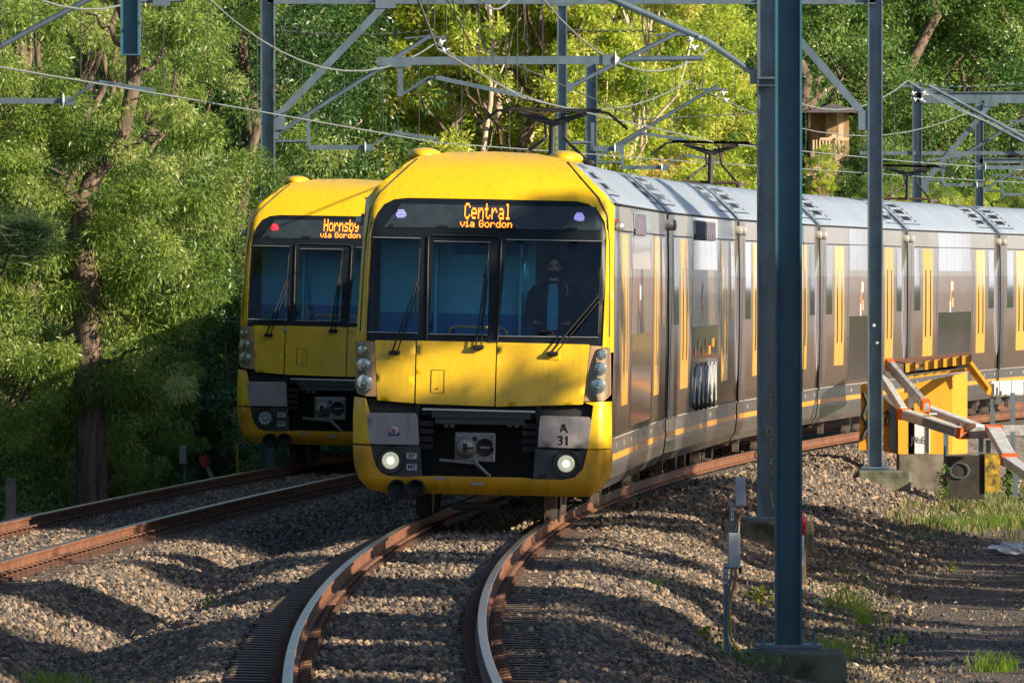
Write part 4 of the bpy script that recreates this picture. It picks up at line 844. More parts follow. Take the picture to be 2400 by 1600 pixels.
for k, (D, xa, xb, lab) in enumerate(((272, 9.86, 17.0, 'fifth portal, far right, with a long beam and a diagonal stay over the train roofs'), (305, 12.75, 22, 'sixth and farthest portal at the right edge behind the train roofs'))):
    P = thing('overhead_portal', lab, 'portal', (xa, D, -.31)); Kk = FPX / D
    mast(P, xa, D, 7.55, .235, GAL, 1, .9, -.5); mast(P, xb, D, 7.5, .235, GAL, 1, .9, -.5)
    m = MB(); ibeam(m, (xa, D, 7.2 if k == 0 else 6.0), (xb, D, 7.2 if k == 0 else 6.0), .26 if k == 0 else .12, .15); m.build('beam', GAL, P)
    if k == 0:
        knee(P, D, xa, 1, 5.1, 7.0, 1.75); m = MB(); m.tube([(xa - .1, D - .3, 7.5), (xa + 3.2, D - .3, 5.8)], .04, 8); m.box((xa - .2, D - .3, 7.48), (.5, .05, .06)); m.build('diagonal_stay', GAL, P); insul(P, (xa - .12, D - .3, 7.3), (.3, 0, -1), 2, .16)
        m = MB(); m.bar((xa - 1.4, D, 5.85), (xa + 4, D, 5.85), .1, .09); m.build('steady_arm_bracket', GAL, P)
        m = MB(); pts = [(xa + k2 * .04, D + .03 * sin(k2 * 1.2), 7.52 + .02 * cos(k2 * 1.2) - .06 * sin(pi * k2 / 60)) for k2 in range(90)]; m.tube(pts, .013, 4, 0); m.build('earth_cable', GAL, P)
    cantilever(P, D, xa, 1, xa + 2.6, 5.2, 6.7, 5.2); reparent(P)
# wires
def wires(fx, name, sup, stag, zc, labc, labm, off=0):
    m = MB(); pts = [(float(fx(d)) + stag * (1 if i % 2 else -1) + off, d, zc[i]) for i, d in enumerate(sup)]; m.tube(pts, .011, 6); m.build('contact_wire', WIRE, None, label=labc, cat='overhead wire')
    m2 = MB(); DR = []; P = []
    for i in range(len(sup) - 1):
        a = Vector(pts[i]); b = Vector(pts[i + 1])
        for k in range(12):
            t = k / 12; q = a.lerp(b, t); z = q.z + 1.65 - .98 * 4 * t * (1 - t) * .85; P.append((q.x, q.y, z))
            if k % 2 == 1:
                dr_ = MB(); DR.append(dr_); dr_.tube([(q.x, q.y, q.z), (q.x, q.y, z)], .006, 4)
                if k in (3, 9): dr_.tube([(q.x + .25, q.y, q.z + .05), (q.x + .2, q.y, q.z + .3), (q.x + .32, q.y, q.z + .36), (q.x + .15, q.y, q.z + .42), (q.x + .3, q.y, q.z + .48), (q.x + .22, q.y, q.z + .6), (q.x + .24, q.y, z + .02)], .007, 4)
    m2.tube(P, .013, 6); o = m2.build('messenger_wire', WIRE, None, label=labm, cat='overhead wire'); [d_.build('dropper', WIRED, o) for d_ in DR]
SUP = [68, 109, 147, 185, 228, 272, 315, 360]; Z = [5.05, 5.1, 5.22, 5.08, 5.2, 5.2, 5.2, 5.2]
wires(X1, 'a', SUP, .2, Z, 'contact wire over the nearer right track, touching the pantograph of the train', 'sagging messenger wire with droppers over the nearer right track')
wires(X2, 'b', SUP, .12, Z, 'contact wire over the left track, running in from the left edge', 'sagging messenger wire with droppers over the left track')
m = MB()
m.tube([W(1790, -200, 109)] + [W(1400 + 40 * k, 300 - 38 * sin(.0 + k * .1) + 0, 185 + k * 4) for k in range(0)] + [(1.2, 147, 7.6)], .012, 5)
m.tube([(-2.3, 109, 8.0), (-2.0, 128, 7.2), (-1.2, 147, 7.15), (-.6, 166, 6.3), (.9, 185, 6.0), (2.4, 206, 5.75), (5.2, 228, 6.2)], .012, 5)
m.build('feeder_cable', WIRED, None, label='dark feeder cable strung between the two tracks, sagging from the top beam', cat='overhead wire')

# ------------------------------------------------------------------ yellow steel structure beside the train
YST = mat('structure_yellow', (.80, .40, .03), .5, scale=1.5, var=.18, stretch=(3, 3, .4), detail=8, dirt=.35); YSD = mat('structure_amber', (.72, .30, .012), .5, var=.12); RST = mat('rusty_plate', (.30, .13, .06), .85, scale=12, var=.45, bump=.5)
BEAMG = mat('barrier_grey', (.42, .42, .42), .55, scale=7, var=.3, c2=(.24, .23, .22), dirt=.6); OEND = mat('barrier_orange', (.75, .14, .02), .6, scale=9, var=.25); GRB = mat('graffiti_blue', (.06, .22, .36), .6, scale=14, c2=(.26, .22, .16)); BEAMW = mat('barrier_pale', (.60, .60, .59), .5, scale=6, var=.25, dirt=.5)
def z3(X, Y, D): return W(2060 + X * .17857, 820 + Y * .17857, D)
D0 = 190.0
P = thing('bridge_parapet', 'yellow steel plate structure with a rusty top plate, right of the third mast', 'steel structure', tuple(z3(700, 1370, D0)))
def slab(m, quad, Da, dep, mi=0):                  # a plate standing across the view, dep metres thick
    a = [z3(x, y, Da) for x, y in quad]; b = [p + Vector((0, dep, 0)) for p in a]; n = len(a)
    m.add(a + b, [tuple(range(n))[::-1], tuple(range(n, 2 * n))] + [(i, (i + 1) % n, n + (i + 1) % n, n + i) for i in range(n)], mi)
m = MB(); slab(m, [(250, 560), (370, 560), (385, 620), (385, 1365), (255, 1365)], D0, .05); slab(m, [(462, 440), (962, 335), (962, 1365), (462, 1365)], D0, .05); slab(m, [(385, 900), (470, 900), (470, 1365), (385, 1365)], D0 + .25, .05, 1)
m.build('front_plate', [YST, MBLK], P)
m = MB(); a = z3(962, 335, D0); b = z3(962, 1365, D0); c = z3(1160, 1365, D0 + .9); d = z3(1160, 290, D0 + .9); m.add([a, b, c, d], [(0, 1, 2, 3)]); m.bar(z3(1120, 1365, D0 + .7), z3(1120, 290, D0 + .7), .03, .12); m.bar(z3(1172, 1365, D0 + .9), z3(1172, 290, D0 + .9), .04, .2)
m.build('side_plate', YSD, P)
m = MB(); q = [z3(250, 150, D0 + .4), z3(350, 172, D0 - .2), z3(1205, 55, D0 - .2), z3(1180, 25, D0 + 5), z3(120, 130, D0 + 5)]
m.add(q + [p - Vector((0, 0, .02)) for p in q], [(0, 1, 2, 3, 4), (9, 8, 7, 6, 5)] + [(i, 5 + i, 5 + (i + 1) % 5, (i + 1) % 5) for i in range(5)]); m.build('top_plate', RST, P)
m = MB(); m2 = MB()
for i in range(7):
    t0 = i / 7; t1 = (i + .995) / 7; X0 = 350 + 855 * t0; X1_ = 350 + 855 * t1; Y0 = 182 - 115 * t0; Y1 = 182 - 115 * t1
    if i == 1: slab(m, [(X0, Y0 + 25), (X1_, Y1 + 25), (X1_, Y1 + 75), (X0, Y0 + 75)], D0 - .25, .1)
    else: slab(m, [(X0, Y0), (X1_, Y1), (X1_, Y1 + 112), (X0, Y0 + 112)], D0 - .25, .1)
    slab(m2, [(X1_ + 1, Y1 - 8), (X1_ + 8, Y1 - 8), (X1_ + 8, Y1 + 112), (X1_ + 1, Y1 + 112)], D0 - .3, .1)
for i in range(11):
    t = i / 11; X0 = 390 + 770 * t; Y0 = 340 - 105 * t; slab(m, [(X0, Y0), (X0 + 60, Y0 - 8), (X0 + 60, Y0 + 32), (X0, Y0 + 40)], D0 - .12, .1)
slab(m2, [(350, 290), (1180, 180), (1180, 222), (380, 318)], D0 - .02, .02)
m.build('edge_box', YST, P); m2.build('rib', MBLK, P)
m = MB(); m.bar(z3(1195, 175, D0 - .2), z3(1455, 525, D0 - 1.5), .06, .09); m.bar(z3(1180, 235, D0 - .2), z3(1440, 560, D0 - 1.5), .06, .06)
for t in (0, .5, 1): a = z3(1195 + 260 * t, 175 + 350 * t, D0 - .2 - 1.3 * t); m.bar(a, a - Vector((0, 0, .1)), .04, .04)
m.bar(z3(1180, 200, D0 - .2), z3(1260, 380, D0 - .2), .05, .05); m.build('sloping_rail', YST, P)
m = MB(); slab(m, [(470, 960), (590, 985), (590, 1360), (470, 1360)], D0 - .02, .015); slab(m, [(600, 1005), (670, 1015), (670, 1355), (600, 1355)], D0 - .02, .015); sp = m.build('sign_board', WHITE, P)
m = MB()
for i in range(4): slab(m, [(612 + i * 13, 1015), (618 + i * 13, 1015), (618 + i * 13, 1350), (612 + i * 13, 1350)], D0 - .026, .004)
m.build('stripe', MBLK, sp)
lt = link('lettering', text_mesh('lettering', 'JWaEr', .17, mat('letter_grey', (.12, .13, .15), .6)), sp, z3(530, 1185, D0 - .03)); lt.rotation_euler = (pi / 2, 0, 0); lt.scale = (.62, 1, 1)
m = MB(); slab(m, [(-240, 470), (-180, 430), (-40, 620), (-40, 1310), (-270, 1310), (-235, 800)], D0 + .3, .1, 0); slab(m, [(60, 620), (250, 800), (250, 1365), (60, 1330)], D0 + .4, .05, 0); slab(m, [(140, 700), (220, 760), (220, 1330), (140, 1310)], D0 + .3, .05, 1)
m.build('end_plate', [YSD, GAL], P)
m = MB()
for q in (((-60, 620), (-110, 760), (-60, 900), (-120, 1050), (-70, 1200)), ((-90, 700), (-20, 820), (-100, 960)), ((90, 800), (130, 860), (90, 940), (120, 980)), ((-200, 560), (-150, 700), (-210, 860), (-160, 1000), (-220, 1180)), ((-180, 640), (-100, 620), (-60, 700))): m.tube([z3(x, y, D0 + .27) for x, y in q], .035, 5)
m.build('graffiti', mat('graffiti_black', (.03, .03, .03), .6), P); reparent(P)
for c in P.children:
    for g in c.children:
        if g.type == 'MESH': g.matrix_parent_inverse = Matrix.Identity(4)
P = thing('concrete_wall', 'brown concrete kerb wall under the yellow steel structure', 'wall', tuple(z3(500, 1500, D0)))
m = MB(); slab(m, [(270, 1368), (1380, 1368), (1380, 2000), (270, 2000)], D0 - .15, 1.5); m.build('wall', CONC2, P); reparent(P)
P = thing('concrete_block', 'blackened concrete block with a faded yellow end, in the grass under the crash barrier', 'concrete block', tuple(z3(1100, 1700, D0 - 5)))
m = MB(); slab(m, [(895, 1400), (1385, 1400), (1385, 1960), (895, 1960)], D0 - 5, 1.4); m.build('block', mat('black_concrete', (.045, .036, .028), .9, scale=5, var=.5, bump=.5), P)
m = MB(); slab(m, [(1390, 1370), (1590, 1370), (1590, 1860), (1390, 1860)], D0 - 5.05, 1.2); m.build('yellow_end', mat('faded_yellow', (.55, .35, .02), .8, scale=9, c2=(.06, .05, .02)), P)
m = MB(); c = z3(1060, 1580, D0 - 5.03); m.tube([c + Vector((.16 * cos(a * .7), 0, .13 * sin(a * .7))) for a in range(10)], .012, 5); m.build('graffiti', mat('graffiti_dim', (.08, .13, .15), .7), P); reparent(P)
# crash barrier: box beams zig-zagging on posts
P = thing('crash_barrier', 'box-beam crash barrier with orange painted ends and graffiti in front of the yellow structure', 'barrier', tuple(z3(1300, 1400, D0 - 4)))
def zbeam(a, Da, b, Db, w_, h, mats=(BEAMW,), ends=True, graf=0):
    A = z3(*a, Da); B = z3(*b, Db); d = B - A; m = MB(); m.bar(A, B, w_, h, 0, (0, 0, 1), .02); o = m.build('barrier_beam', mats[0], P)
    if ends:
        m = MB()
        for t in (.0, 1.0): q = A + d * (t * .93); m.bar(q, q + d * .07, w_ + .012, h + .012)
        m.build('end_cap', OEND, o)
    if graf:
        m = MB(); q = A + d * .4; m.bar(q, A + d * .9, w_ + .006, h * .8); m.build('graffiti', GRB, o)
    return o
zbeam((125, 175), D0 - 1, (625, 745), D0 - 3.2, .12, .17, (BEAMG,)); zbeam((-60, 200), D0 - .6, (320, 800), D0 - 3.4, .13, .15, (BEAMW,), False)
zbeam((300, 830), D0 - 3.4, (1130, 1100), D0 - 4.6, .20, .17, (BEAMW,), True, 1); zbeam((640, 775), D0 - 2.6, (1330, 1030), D0 - 3.8, .20, .12, (BEAMW,), False)
zbeam((1170, 1085), D0 - 4.5, (1460, 1085), D0 - 4.5, .16, .19, (BEAMG,), False); zbeam((1490, 1030), D0 - 4.7, (1720, 1430), D0 - 7, .24, .12); zbeam((1600, 1060), D0 - 4.3, (1960, 1060), D0 - 4.3, .16, .19, (BEAMG,))
zbeam((1690, 1440), D0 - 7, (2100, 1720), D0 - 9, .24, .14); 
m = MB(); m.tube([z3(1120, 1040, D0 - 4.6), z3(1180, 1010, D0 - 4.6), z3(1270, 985, D0 - 4.6)], [.05, .07, .03], 7); m.ball(z3(1060, 975, D0 - 4.4), .035, 5); m.build('rubble', mat('dirt_clod', (.12, .05, .03), .9, scale=20), P)
m = MB(); m.box(z3(710, 835, D0 - 3.9), (.13, .1, .03)); m.build('offcut', BEAMW, P)
for X, Y0, Y1, Dp in ((1490, 590, 1010, D0 + 1), (1755, 560, 980, D0 + 1), (880, 1080, 1480, D0 - 4), (1340, 1160, 1420, D0 - 4), (1755, 1070, 1420, D0 - 4.6), (1790, 1420, 1860, D0 - 7), (1435, 1180, 1350, D0 - 4)):
    m = MB(); a = z3(X, Y1 + 60, Dp); b = z3(X, Y0, Dp); m.box((a + b) / 2, (.08, .06, b.z - a.z)); m.build('post', GAL, P)
reparent(P)
for c in P.children:
    for g in c.children: g.matrix_parent_inverse = Matrix.Identity(4)
P = thing('guard_rail', 'pale grey guard rail running off to the right edge beside the far track', 'barrier', tuple(z3(1900, 900, D0 + 1.2)))
m = MB(); m.bar(z3(1455, 510, D0 + .8), z3(2500, 470, D0 + 2.5), .12, .26, 0, (0, 0, 1), .03); m.build('rail_beam', BEAMW, P)
for X in (1580, 1740, 1900): m = MB(); m.box(z3(X, 505, D0 + .72), (.012, .06, .25)); m.build('joint', GAL, P)
reparent(P)

# ------------------------------------------------------------------ lineside equipment
GBOX = mat('junction_grey', (.40, .44, .50), .5, scale=6, var=.1); WOOD = mat('post_wood', (.16, .12, .08), .85, scale=12, var=.4, stretch=(4, 4, .5)); CAB1 = mat('cable_orange', (.55, .22, .08), .6); CAB2 = mat('cable_yellow', (.65, .42, .06), .6)
def jbox(label, px, pyt, pyb, D, wpx, post, ground, cabs):
    k = FPX / D; c = W(px, (pyt + pyb) / 2, D); g = W(post, ground, D); T = thing('junction_box', label, 'junction box', (g.x, D, g.z), 0, 'junction boxes on posts')
    o = Vector(T.location); m = MB(); m.box(c - o, (wpx / k, .12, (pyb - pyt) / k), 0, None, .012); b = m.build('box', GBOX, T)
    m = MB(); m.box(c - o - Vector((0, .064, 0)), (wpx / k * .9, .012, (pyb - pyt) / k * .93), 0, None, .005); m.build('lid', GBOX, b)
    m = MB(); m.box(c - o + Vector((wpx / k * .5, -.02, -(pyb - pyt) / k * .5 - .01)), (.03, .05, .05)); m.build('gland', RUB, b)
    top = W(post, (pyt + pyb) / 2 + (pyb - pyt) * .35, D); m = MB(); m.box(((g + top) / 2) - o, (.045, .05, (top.z - g.z))); m.build('post', GAL, T)
    m = MB(); m.box(top - o + Vector((0, -.03, -.10)), (.032, .006, .18)); n = m.build('number_plate', mat('plate_pale', (.62, .66, .72), .5), T)
    m = MB()
    for i in range(3): m.box(top - o + Vector((0, -.035, -.04 - i * .055)), (.012, .004, .028))
    m.build('marking', MBLK, n)
    for i, (pts, mt, r) in enumerate(cabs): m = MB(); m.tube([W(x, y, D - .05 - .02 * i) - o for x, y in pts], r, 6); m.build('cable', mt, T)
    return T
jbox('lower junction box on a post with orange and yellow cables, left of the nearest mast', 1720, 1248, 1332, 104, 29, 1701, 1528, [([(1722, 1330), (1726, 1352), (1716, 1385), (1710, 1412)], CAB1, .018), ([(1709, 1408), (1711, 1450), (1712, 1490), (1722, 1512), (1735, 1528)], CAB2, .014), ([(1716, 1332), (1712, 1360), (1706, 1400), (1705, 1450), (1705, 1490), (1712, 1530)], GAL, .014)])
jbox('upper junction box on a steel post with an orange cable, standing beyond the lower one', 1735, 1118, 1187, 118, 24, 1716, 1300, [([(1737, 1186), (1738, 1200), (1730, 1222), (1724, 1245)], CAB1, .016), ([(1733, 1222), (1731, 1250)], WHITE, .01)])
jbox('grey junction box on a leaning post among the dark shrubs left of the tracks', 429, 1044, 1088, 172, 17, 434, 1135, [([(432, 1088), (434, 1105), (442, 1130)], GAL, .012)])
T = thing('pipe_marker', 'red plastic cap on a pipe beside a wooden stake, behind the nearest mast', 'pipe marker', tuple(W(1880, 1330, 118)))
m = MB(); c = W(1878, 1235, 118); k = FPX / 118; m.lathe(c, [(0, .17), (.022, .168), (.024, .13), (.03, .12), (.032, .10), (.055, .08), (.06, .06), (.05, .05), (.045, -.07), (.038, -.08)], 14); m.build('cap', mat('red_plastic', (.62, .02, .04), .4), T)
m = MB(); m.tube([c - Vector((0, 0, .08)), c - Vector((.01, 0, .4))], .034, 10); m.build('pipe', WHITE, T); m = MB(); a = W(1884, 1245, 118.3); m.box(a - Vector((0, 0, .28)), (.05, .05, .56)); m.build('stake', WOOD, T); reparent(T)
T = thing('marker_pipe', 'leaning pale pipe topped with a faded red can, left of the tracks', 'pipe marker', tuple(W(505, 1140, 178)))
m = MB(); m.tube([W(507, 1140, 178), W(482, 1085, 178)], .035, 8); m.build('pipe', mat('pipe_pale', (.5, .45, .38), .7), T)
m = MB(); a = W(484, 1092, 178); b = W(474, 1068, 178); m.tube([a, b], .075, 12); m.build('can', mat('red_faded', (.50, .06, .07), .6, scale=9, var=.3), T); reparent(T)
m = MB(); m.box((0, 0, .3), (.035, .03, .6)); m.build('marker_stake', mat('stake_yellow', (.75, .42, .02), .5), None, label='thin yellow stake beside the left track, under the rear train', cat='marker stake').location = W(556, 1125, 182)
m = MB(); m.box((0, 0, .22), (.12, .12, .5), 0, None, .01); m.build('concrete_post', CONC2, None, label='short weathered concrete post beside the left rail at the left edge', cat='post').location = W(25, 1212, 134)
m = MB(); rr = random.Random(5); V = []
c = W(2362, 1240, 160); bm = bmesh.new(); bmesh.ops.create_icosphere(bm, subdivisions=3, radius=1)
for v in bm.verts: n_ = mnoise.noise(v.co * 1.7) * .6 + mnoise.noise(v.co * 4) * .25; v.co = Vector((v.co.x * .30, v.co.y * .25, max(v.co.z, -.3) * .12)) * (1 + n_)
me = bpy.data.meshes.new('rubbish_bag'); bm.to_mesh(me); bm.free(); me.materials.append(mat('bag_plastic', (.72, .72, .78), .45, scale=12, var=.12)); link('rubbish_bag', me, None, (c.x, 160, gz(c.x, 160) + .05), label='crumpled white plastic sheet lying in the grass at the right edge', cat='plastic bag')
m = MB(); rng2 = random.Random(9)
for i in range(1): pass
m.box((0, 0, .012), (.16, .12, .02), 0, Matrix.Rotation(.5, 3, 'Z')); m.build('paper_scrap', WHITE, None, label='small white scrap on the ballast left of the right-hand track', cat='litter').location = (-2.0, 119, gz(-2.0, 119) + .03)
m = MB(); m.tube([(0, 0, 0), (.28, 0, .05)], .008, 5); m.build('plastic_strip', mat('green_plastic', (.02, .35, .15), .5), None, label='thin green plastic strip at the edge of the ballast', cat='litter').location = (5.85, 163, gz(5.85, 163) + .06)
# ------------------------------------------------------------------ trees and plants
BARK = mat('bark_brown', (.22, .155, .11), .9, scale=5, c2=(.07, .05, .038), stretch=(3, 3, .5), bump=.8, bscale=18, detail=8); BARKP = mat('bark_pale', (.62, .52, .42), .7, scale=3, c2=(.42, .30, .22), stretch=(2, 2, .5)); TWIG = mat('twig', (.20, .15, .10), .8)
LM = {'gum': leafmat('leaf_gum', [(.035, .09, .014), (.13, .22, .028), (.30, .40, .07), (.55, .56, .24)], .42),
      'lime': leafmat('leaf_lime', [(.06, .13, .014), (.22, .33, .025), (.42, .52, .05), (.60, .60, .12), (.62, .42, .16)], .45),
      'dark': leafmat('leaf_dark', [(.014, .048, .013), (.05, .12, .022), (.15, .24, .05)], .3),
      'rich': leafmat('leaf_rich', [(.022, .085, .014), (.08, .175, .03), (.18, .29, .06), (.34, .40, .12)], .38),
      'yellow': leafmat('leaf_yellow', [(.06, .12, .012), (.22, .26, .02), (.40, .36, .04)], .4),
      'dry': leafmat('leaf_dry', [(.12, .09, .045), (.26, .19, .10), (.38, .29, .17)], .25)}
def leaf_arrays(C, R, per, ln, wd, droop, rg, flat=.8, hue=.35):
    """C: cluster centres, R: radii; each leaf is one folded quad"""
    n = len(C); N_ = n * per; c = np.repeat(C, per, 0); r = np.repeat(R, per)[:, None]
    d = rg.normal(size=(N_, 3)); d /= np.linalg.norm(d, axis=1)[:, None]; rad = rg.random((N_, 1)) ** .45
    p = c + d * rad * r * np.array([1, 1, flat])
    p[:, 2] -= np.abs(rg.normal(0, .10, N_)) * r[:, 0]
    ax = d * .8 + rg.normal(size=(N_, 3)) * .55; ax[:, 2] -= droop; ax /= np.linalg.norm(ax, axis=1)[:, None]
    s = np.cross(ax, rg.normal(size=(N_, 3))); s /= np.linalg.norm(s, axis=1)[:, None] + 1e-9
    l = ln * rg.uniform(.6, 1.3, (N_, 1)); w_ = wd * rg.uniform(.7, 1.3, (N_, 1)) * .5
    V = np.stack([p, p + ax * l * .45 + s * w_, p + ax * l, p + ax * l * .45 - s * w_], 1).reshape(-1, 3)
    F = np.arange(N_ * 4).reshape(-1, 4); tint = np.clip(np.repeat(rg.normal(.45, hue * .5, n), per) + rg.normal(0, .16, N_), 0, 1)
    return V, F, tint
def limb(m, rg, a, b, r0, r1, n=6, wob=.12, mi=0):
    a = np.array(a); b = np.array(b); L_ = np.linalg.norm(b - a); P = [a + (b - a) * t + rg.normal(0, wob * L_ * .3, 3) * sin(pi * t) for t in np.linspace(0, 1, n)]
    m.tube([tuple(p) for p in P], [r0 + (r1 - r0) * t for t in np.linspace(0, 1, n)], 8, mi); return P
TREES = {}
def tree_mesh(key, seed, H, z0, rad, nb, sub, per, ln, wd, droop, lm, trunk=.22, bark=None, crad=(.5, .9), flat=.75, nl=9, br=.45, top=True):
    rg = np.random.default_rng(seed); m = MB(); path = limb(m, rg, (0, 0, -.5), (rg.normal(0, .3), rg.normal(0, .3), H * .85), trunk, trunk * .25, 10, .06)
    boughs = []
    for i in range(nb):
        h = z0 + (H - z0) * (i + rg.random()) / nb; a = rg.uniform(0, 2 * pi); t = (h - z0) / (H - z0); rr = rad * (math.sin(pi * min(1, .25 + t * .72)) ** .6) * rg.uniform(.5, 1.0)
        boughs.append((rr * cos(a), rr * sin(a), h))
    B = np.array(boughs); pick = B[rg.choice(len(B), min(nl * 2, len(B)), replace=False)]
    for q in pick:
        k = int(np.clip((q[2] * .72) / (H * .85) * 9, 0, 8)); limb(m, rg, path[k], q, trunk * .32, .025, 6, .22)
    C = []; R = []
    for b in B:
        s = rg.uniform(*crad)
        for j in range(sub): o = rg.normal(0, s * .62, 3); o[2] *= .7; C.append(b + o); R.append(s * rg.uniform(.38, .65))
    V, F, t = leaf_arrays(np.array(C), np.array(R), per, ln, wd, droop, rg, flat)
    TREES[key] = (m.data('trunk', bark or BARK), np_mesh('crown', V, F, LM[lm], t)); return TREES[key]
Q = 1.0
tree_mesh('gumA', 11, 14, 1.2, 3.0, 46, 9, int(330 * Q), .108, .023, .8, 'gum', .26, nl=12, crad=(.42, .8))
tree_mesh('gumB', 12, 13, .8, 2.8, 44, 9, int(330 * Q), .10, .024, .65, 'gum', .22, nl=10, crad=(.42, .8))
tree_mesh('limeA', 13, 13, 1.5, 3.4, 48, 8, int(190 * Q), .15, .045, .3, 'lime', .16, nl=16)
tree_mesh('limeB', 14, 15, 1.0, 3.0, 46, 8, int(190 * Q), .16, .05, .5, 'lime', .15, bark=BARKP, nl=18)
tree_mesh('richA', 15, 15, 1.5, 3.8, 46, 9, int(210 * Q), .13, .06, .15, 'rich', .3, crad=(.8, 1.3), nl=8)
tree_mesh('darkA', 16, 14, .2, 3.2, 66, 8, int(150 * Q), .13, .045, .3, 'dark', .25)
tree_mesh('shade', 17, 10.6, 2.0, 3.6, 40, 9, int(150 * Q), .20, .08, .4, 'gum', .24, crad=(.55, 1.0))
tree_mesh('shadeB', 31, 10.8, 2.0, 3.0, 26, 9, int(150 * Q), .20, .08, .4, 'gum', .24, crad=(.4, .7))
tree_mesh('shadeC', 33, 12.9, 10.3, 2.4, 9, 7, int(110 * Q), .18, .06, .4, 'gum', .10, crad=(.3, .55), nl=4)
tree_mesh('shrub', 18, 2.0, -.2, 1.1, 26, 7, int(70 * Q), .09, .035, .2, 'dark', .05, crad=(.3, .5), nl=4)
tree_mesh('shrubl', 19, 1.3, -.1, .8, 18, 6, int(60 * Q), .08, .03, .1, 'rich', .03, crad=(.2, .4), nl=4)
for k in ('bare',):
    rg = np.random.default_rng(5); m = MB(); P_ = limb(m, rg, (0, 0, -.5), (.6, 0, 13), .17, .06, 12, .06)
    for i in range(7): a = P_[5 + i % 6]; limb(m, rg, a, a + np.array([rg.normal(0, 1.2), rg.normal(0, .6), rg.uniform(1, 2.4)]), .05, .012, 6, .2)
    TREES[k] = (m.data('trunk', BARKP), None)
def plant_tree(key, x, D, label, name='tree', cat='tree', s=1.0, rz=0, group=None, sz=None, lm=None, zoff=0, lean=(0, 0)):
    T = thing(name, label, cat, (x, D, gz(x, D) + zoff), rz, group); T.scale = (s, s, sz or s); T.rotation_euler = (lean[0], lean[1], rz)
    tr, cr = TREES[key]; link('trunk' if name == 'tree' else 'stem', tr, T)
    if cr:
        c = link('crown' if name == 'tree' else 'foliage', cr, T)
        if lm: c.material_slots[0].link = 'OBJECT'; c.material_slots[0].material = LM[lm]
    return T
def off2(D, o): return float(X2(D)) - o
RK = random.Random(21)
ORD = ['first', 'second', 'third', 'fourth', 'fifth', 'sixth', 'seventh', 'eighth', 'ninth', 'tenth', 'eleventh', 'twelfth', 'thirteenth', 'fourteenth', 'fifteenth', 'sixteenth', 'seventeenth', 'eighteenth', 'nineteenth', 'twentieth']
# the gum trees close to the left track
for i, (px, D, key, s) in enumerate(((-160, 158, 'gumB', .8), (40, 164, 'gumA', .85), (190, 171, 'gumB', .85), (280, 182, 'gumA', .8), (130, 206, 'darkA', 1.0), (330, 212, 'gumB', 1.05), (-20, 214, 'gumA', 1.1))):
    x = (px - 1200) / FPX * D; plant_tree(key, x, D, ORD[i] + ' drooping gum tree counted from the camera along the left track, with narrow hanging leaves', s=s, rz=RK.uniform(0, 6.2), group='gum trees left of the tracks')
# the stout stringybark in front, its trunk bare between the leaf clumps
D = 158; T = thing('tree', 'stout rough-barked gum tree with a thick leaning trunk, nearest the left edge of the picture', 'tree', (float(W(215, 0, D).x), D, gz(float(W(215, 0, D).x), D))); o_ = Vector(T.location); m = MB()
pt = lambda px, py, d=0: W(px, py, D + d) - o_
m.tube([pt(215, 1180), pt(212, 1000), pt(208, 850), pt(203, 690), pt(195, 560), pt(188, 470)], [.24, .22, .21, .20, .19, .17], 10)
m.tube([pt(190, 500), pt(215, 420, .2), pt(262, 360, .3), pt(290, 300, .3), pt(312, 200, .3), pt(312, 90, .3), pt(280, 0, .3), pt(262, -120, .3)], [.16, .13, .12, .11, .10, .10, .09, .08], 8)
m.tube([pt(190, 500), pt(170, 470), pt(150, 440), pt(60, 420, .2), pt(40, 330, .2), pt(95, 200, .2), pt(80, 40, .2)], [.13, .12, .07, .06, .055, .05, .04], 8)
for a, b in (((205, 700), (330, 760)), ((205, 640), (100, 600)), ((210, 860), (330, 815)), ((262, 360), (420, 300)), ((300, 200), (430, 60)), ((203, 750), (90, 830)), ((312, 120), (200, 30))): limb(m, np.random.default_rng(a[1]), pt(*a), pt(b[0], b[1], .4), .05, .015, 7, .25)
m.build('trunk', BARK, T); rg = np.random.default_rng(77); C = []; R = []
for px, py in ((330, 770), (420, 740), (100, 590), (80, 850), (360, 600), (430, 300), (440, 480), (430, 60), (120, 260), (200, 300), (80, 40), (310, 430), (60, 430), (380, 880), (300, 900), (470, 650), (150, 720), (265, 660), (235, 930), (140, 980), (210, 560)):
    for j in range(5): C.append(np.array(pt(px + rg.normal(0, 34), py + rg.normal(0, 26), rg.normal(0, .4)))); R.append(rg.uniform(.22, .42))
V, F, t = leaf_arrays(np.array(C), np.array(R), 430, .11, .023, .8, rg); link('crown', np_mesh('crown', V, F, LM['gum'], t), T)
# darker trees that close the gap beside the left mast
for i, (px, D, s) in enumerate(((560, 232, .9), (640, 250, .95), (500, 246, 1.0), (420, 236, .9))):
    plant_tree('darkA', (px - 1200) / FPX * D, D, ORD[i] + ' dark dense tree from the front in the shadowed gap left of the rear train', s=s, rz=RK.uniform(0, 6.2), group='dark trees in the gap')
# bright yellow-green trees behind the trains
k = 0
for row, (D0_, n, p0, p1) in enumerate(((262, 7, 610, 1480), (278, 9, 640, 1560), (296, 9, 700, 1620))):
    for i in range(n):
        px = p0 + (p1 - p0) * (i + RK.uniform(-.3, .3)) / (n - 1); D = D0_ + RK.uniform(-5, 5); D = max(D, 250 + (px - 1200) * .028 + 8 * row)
        plant_tree(('limeA', 'limeB', 'gumA', 'limeB', 'limeA')[(i + row) % 5], (px - 1200) / FPX * D, D, '%s tree from the left in the %s row of sunlit yellow-green trees behind the trains' % (ORD[i], ('front', 'middle', 'back')[row]), s=RK.uniform(.85, 1.1), rz=RK.uniform(0, 6.2), group='sunlit trees behind the trains')
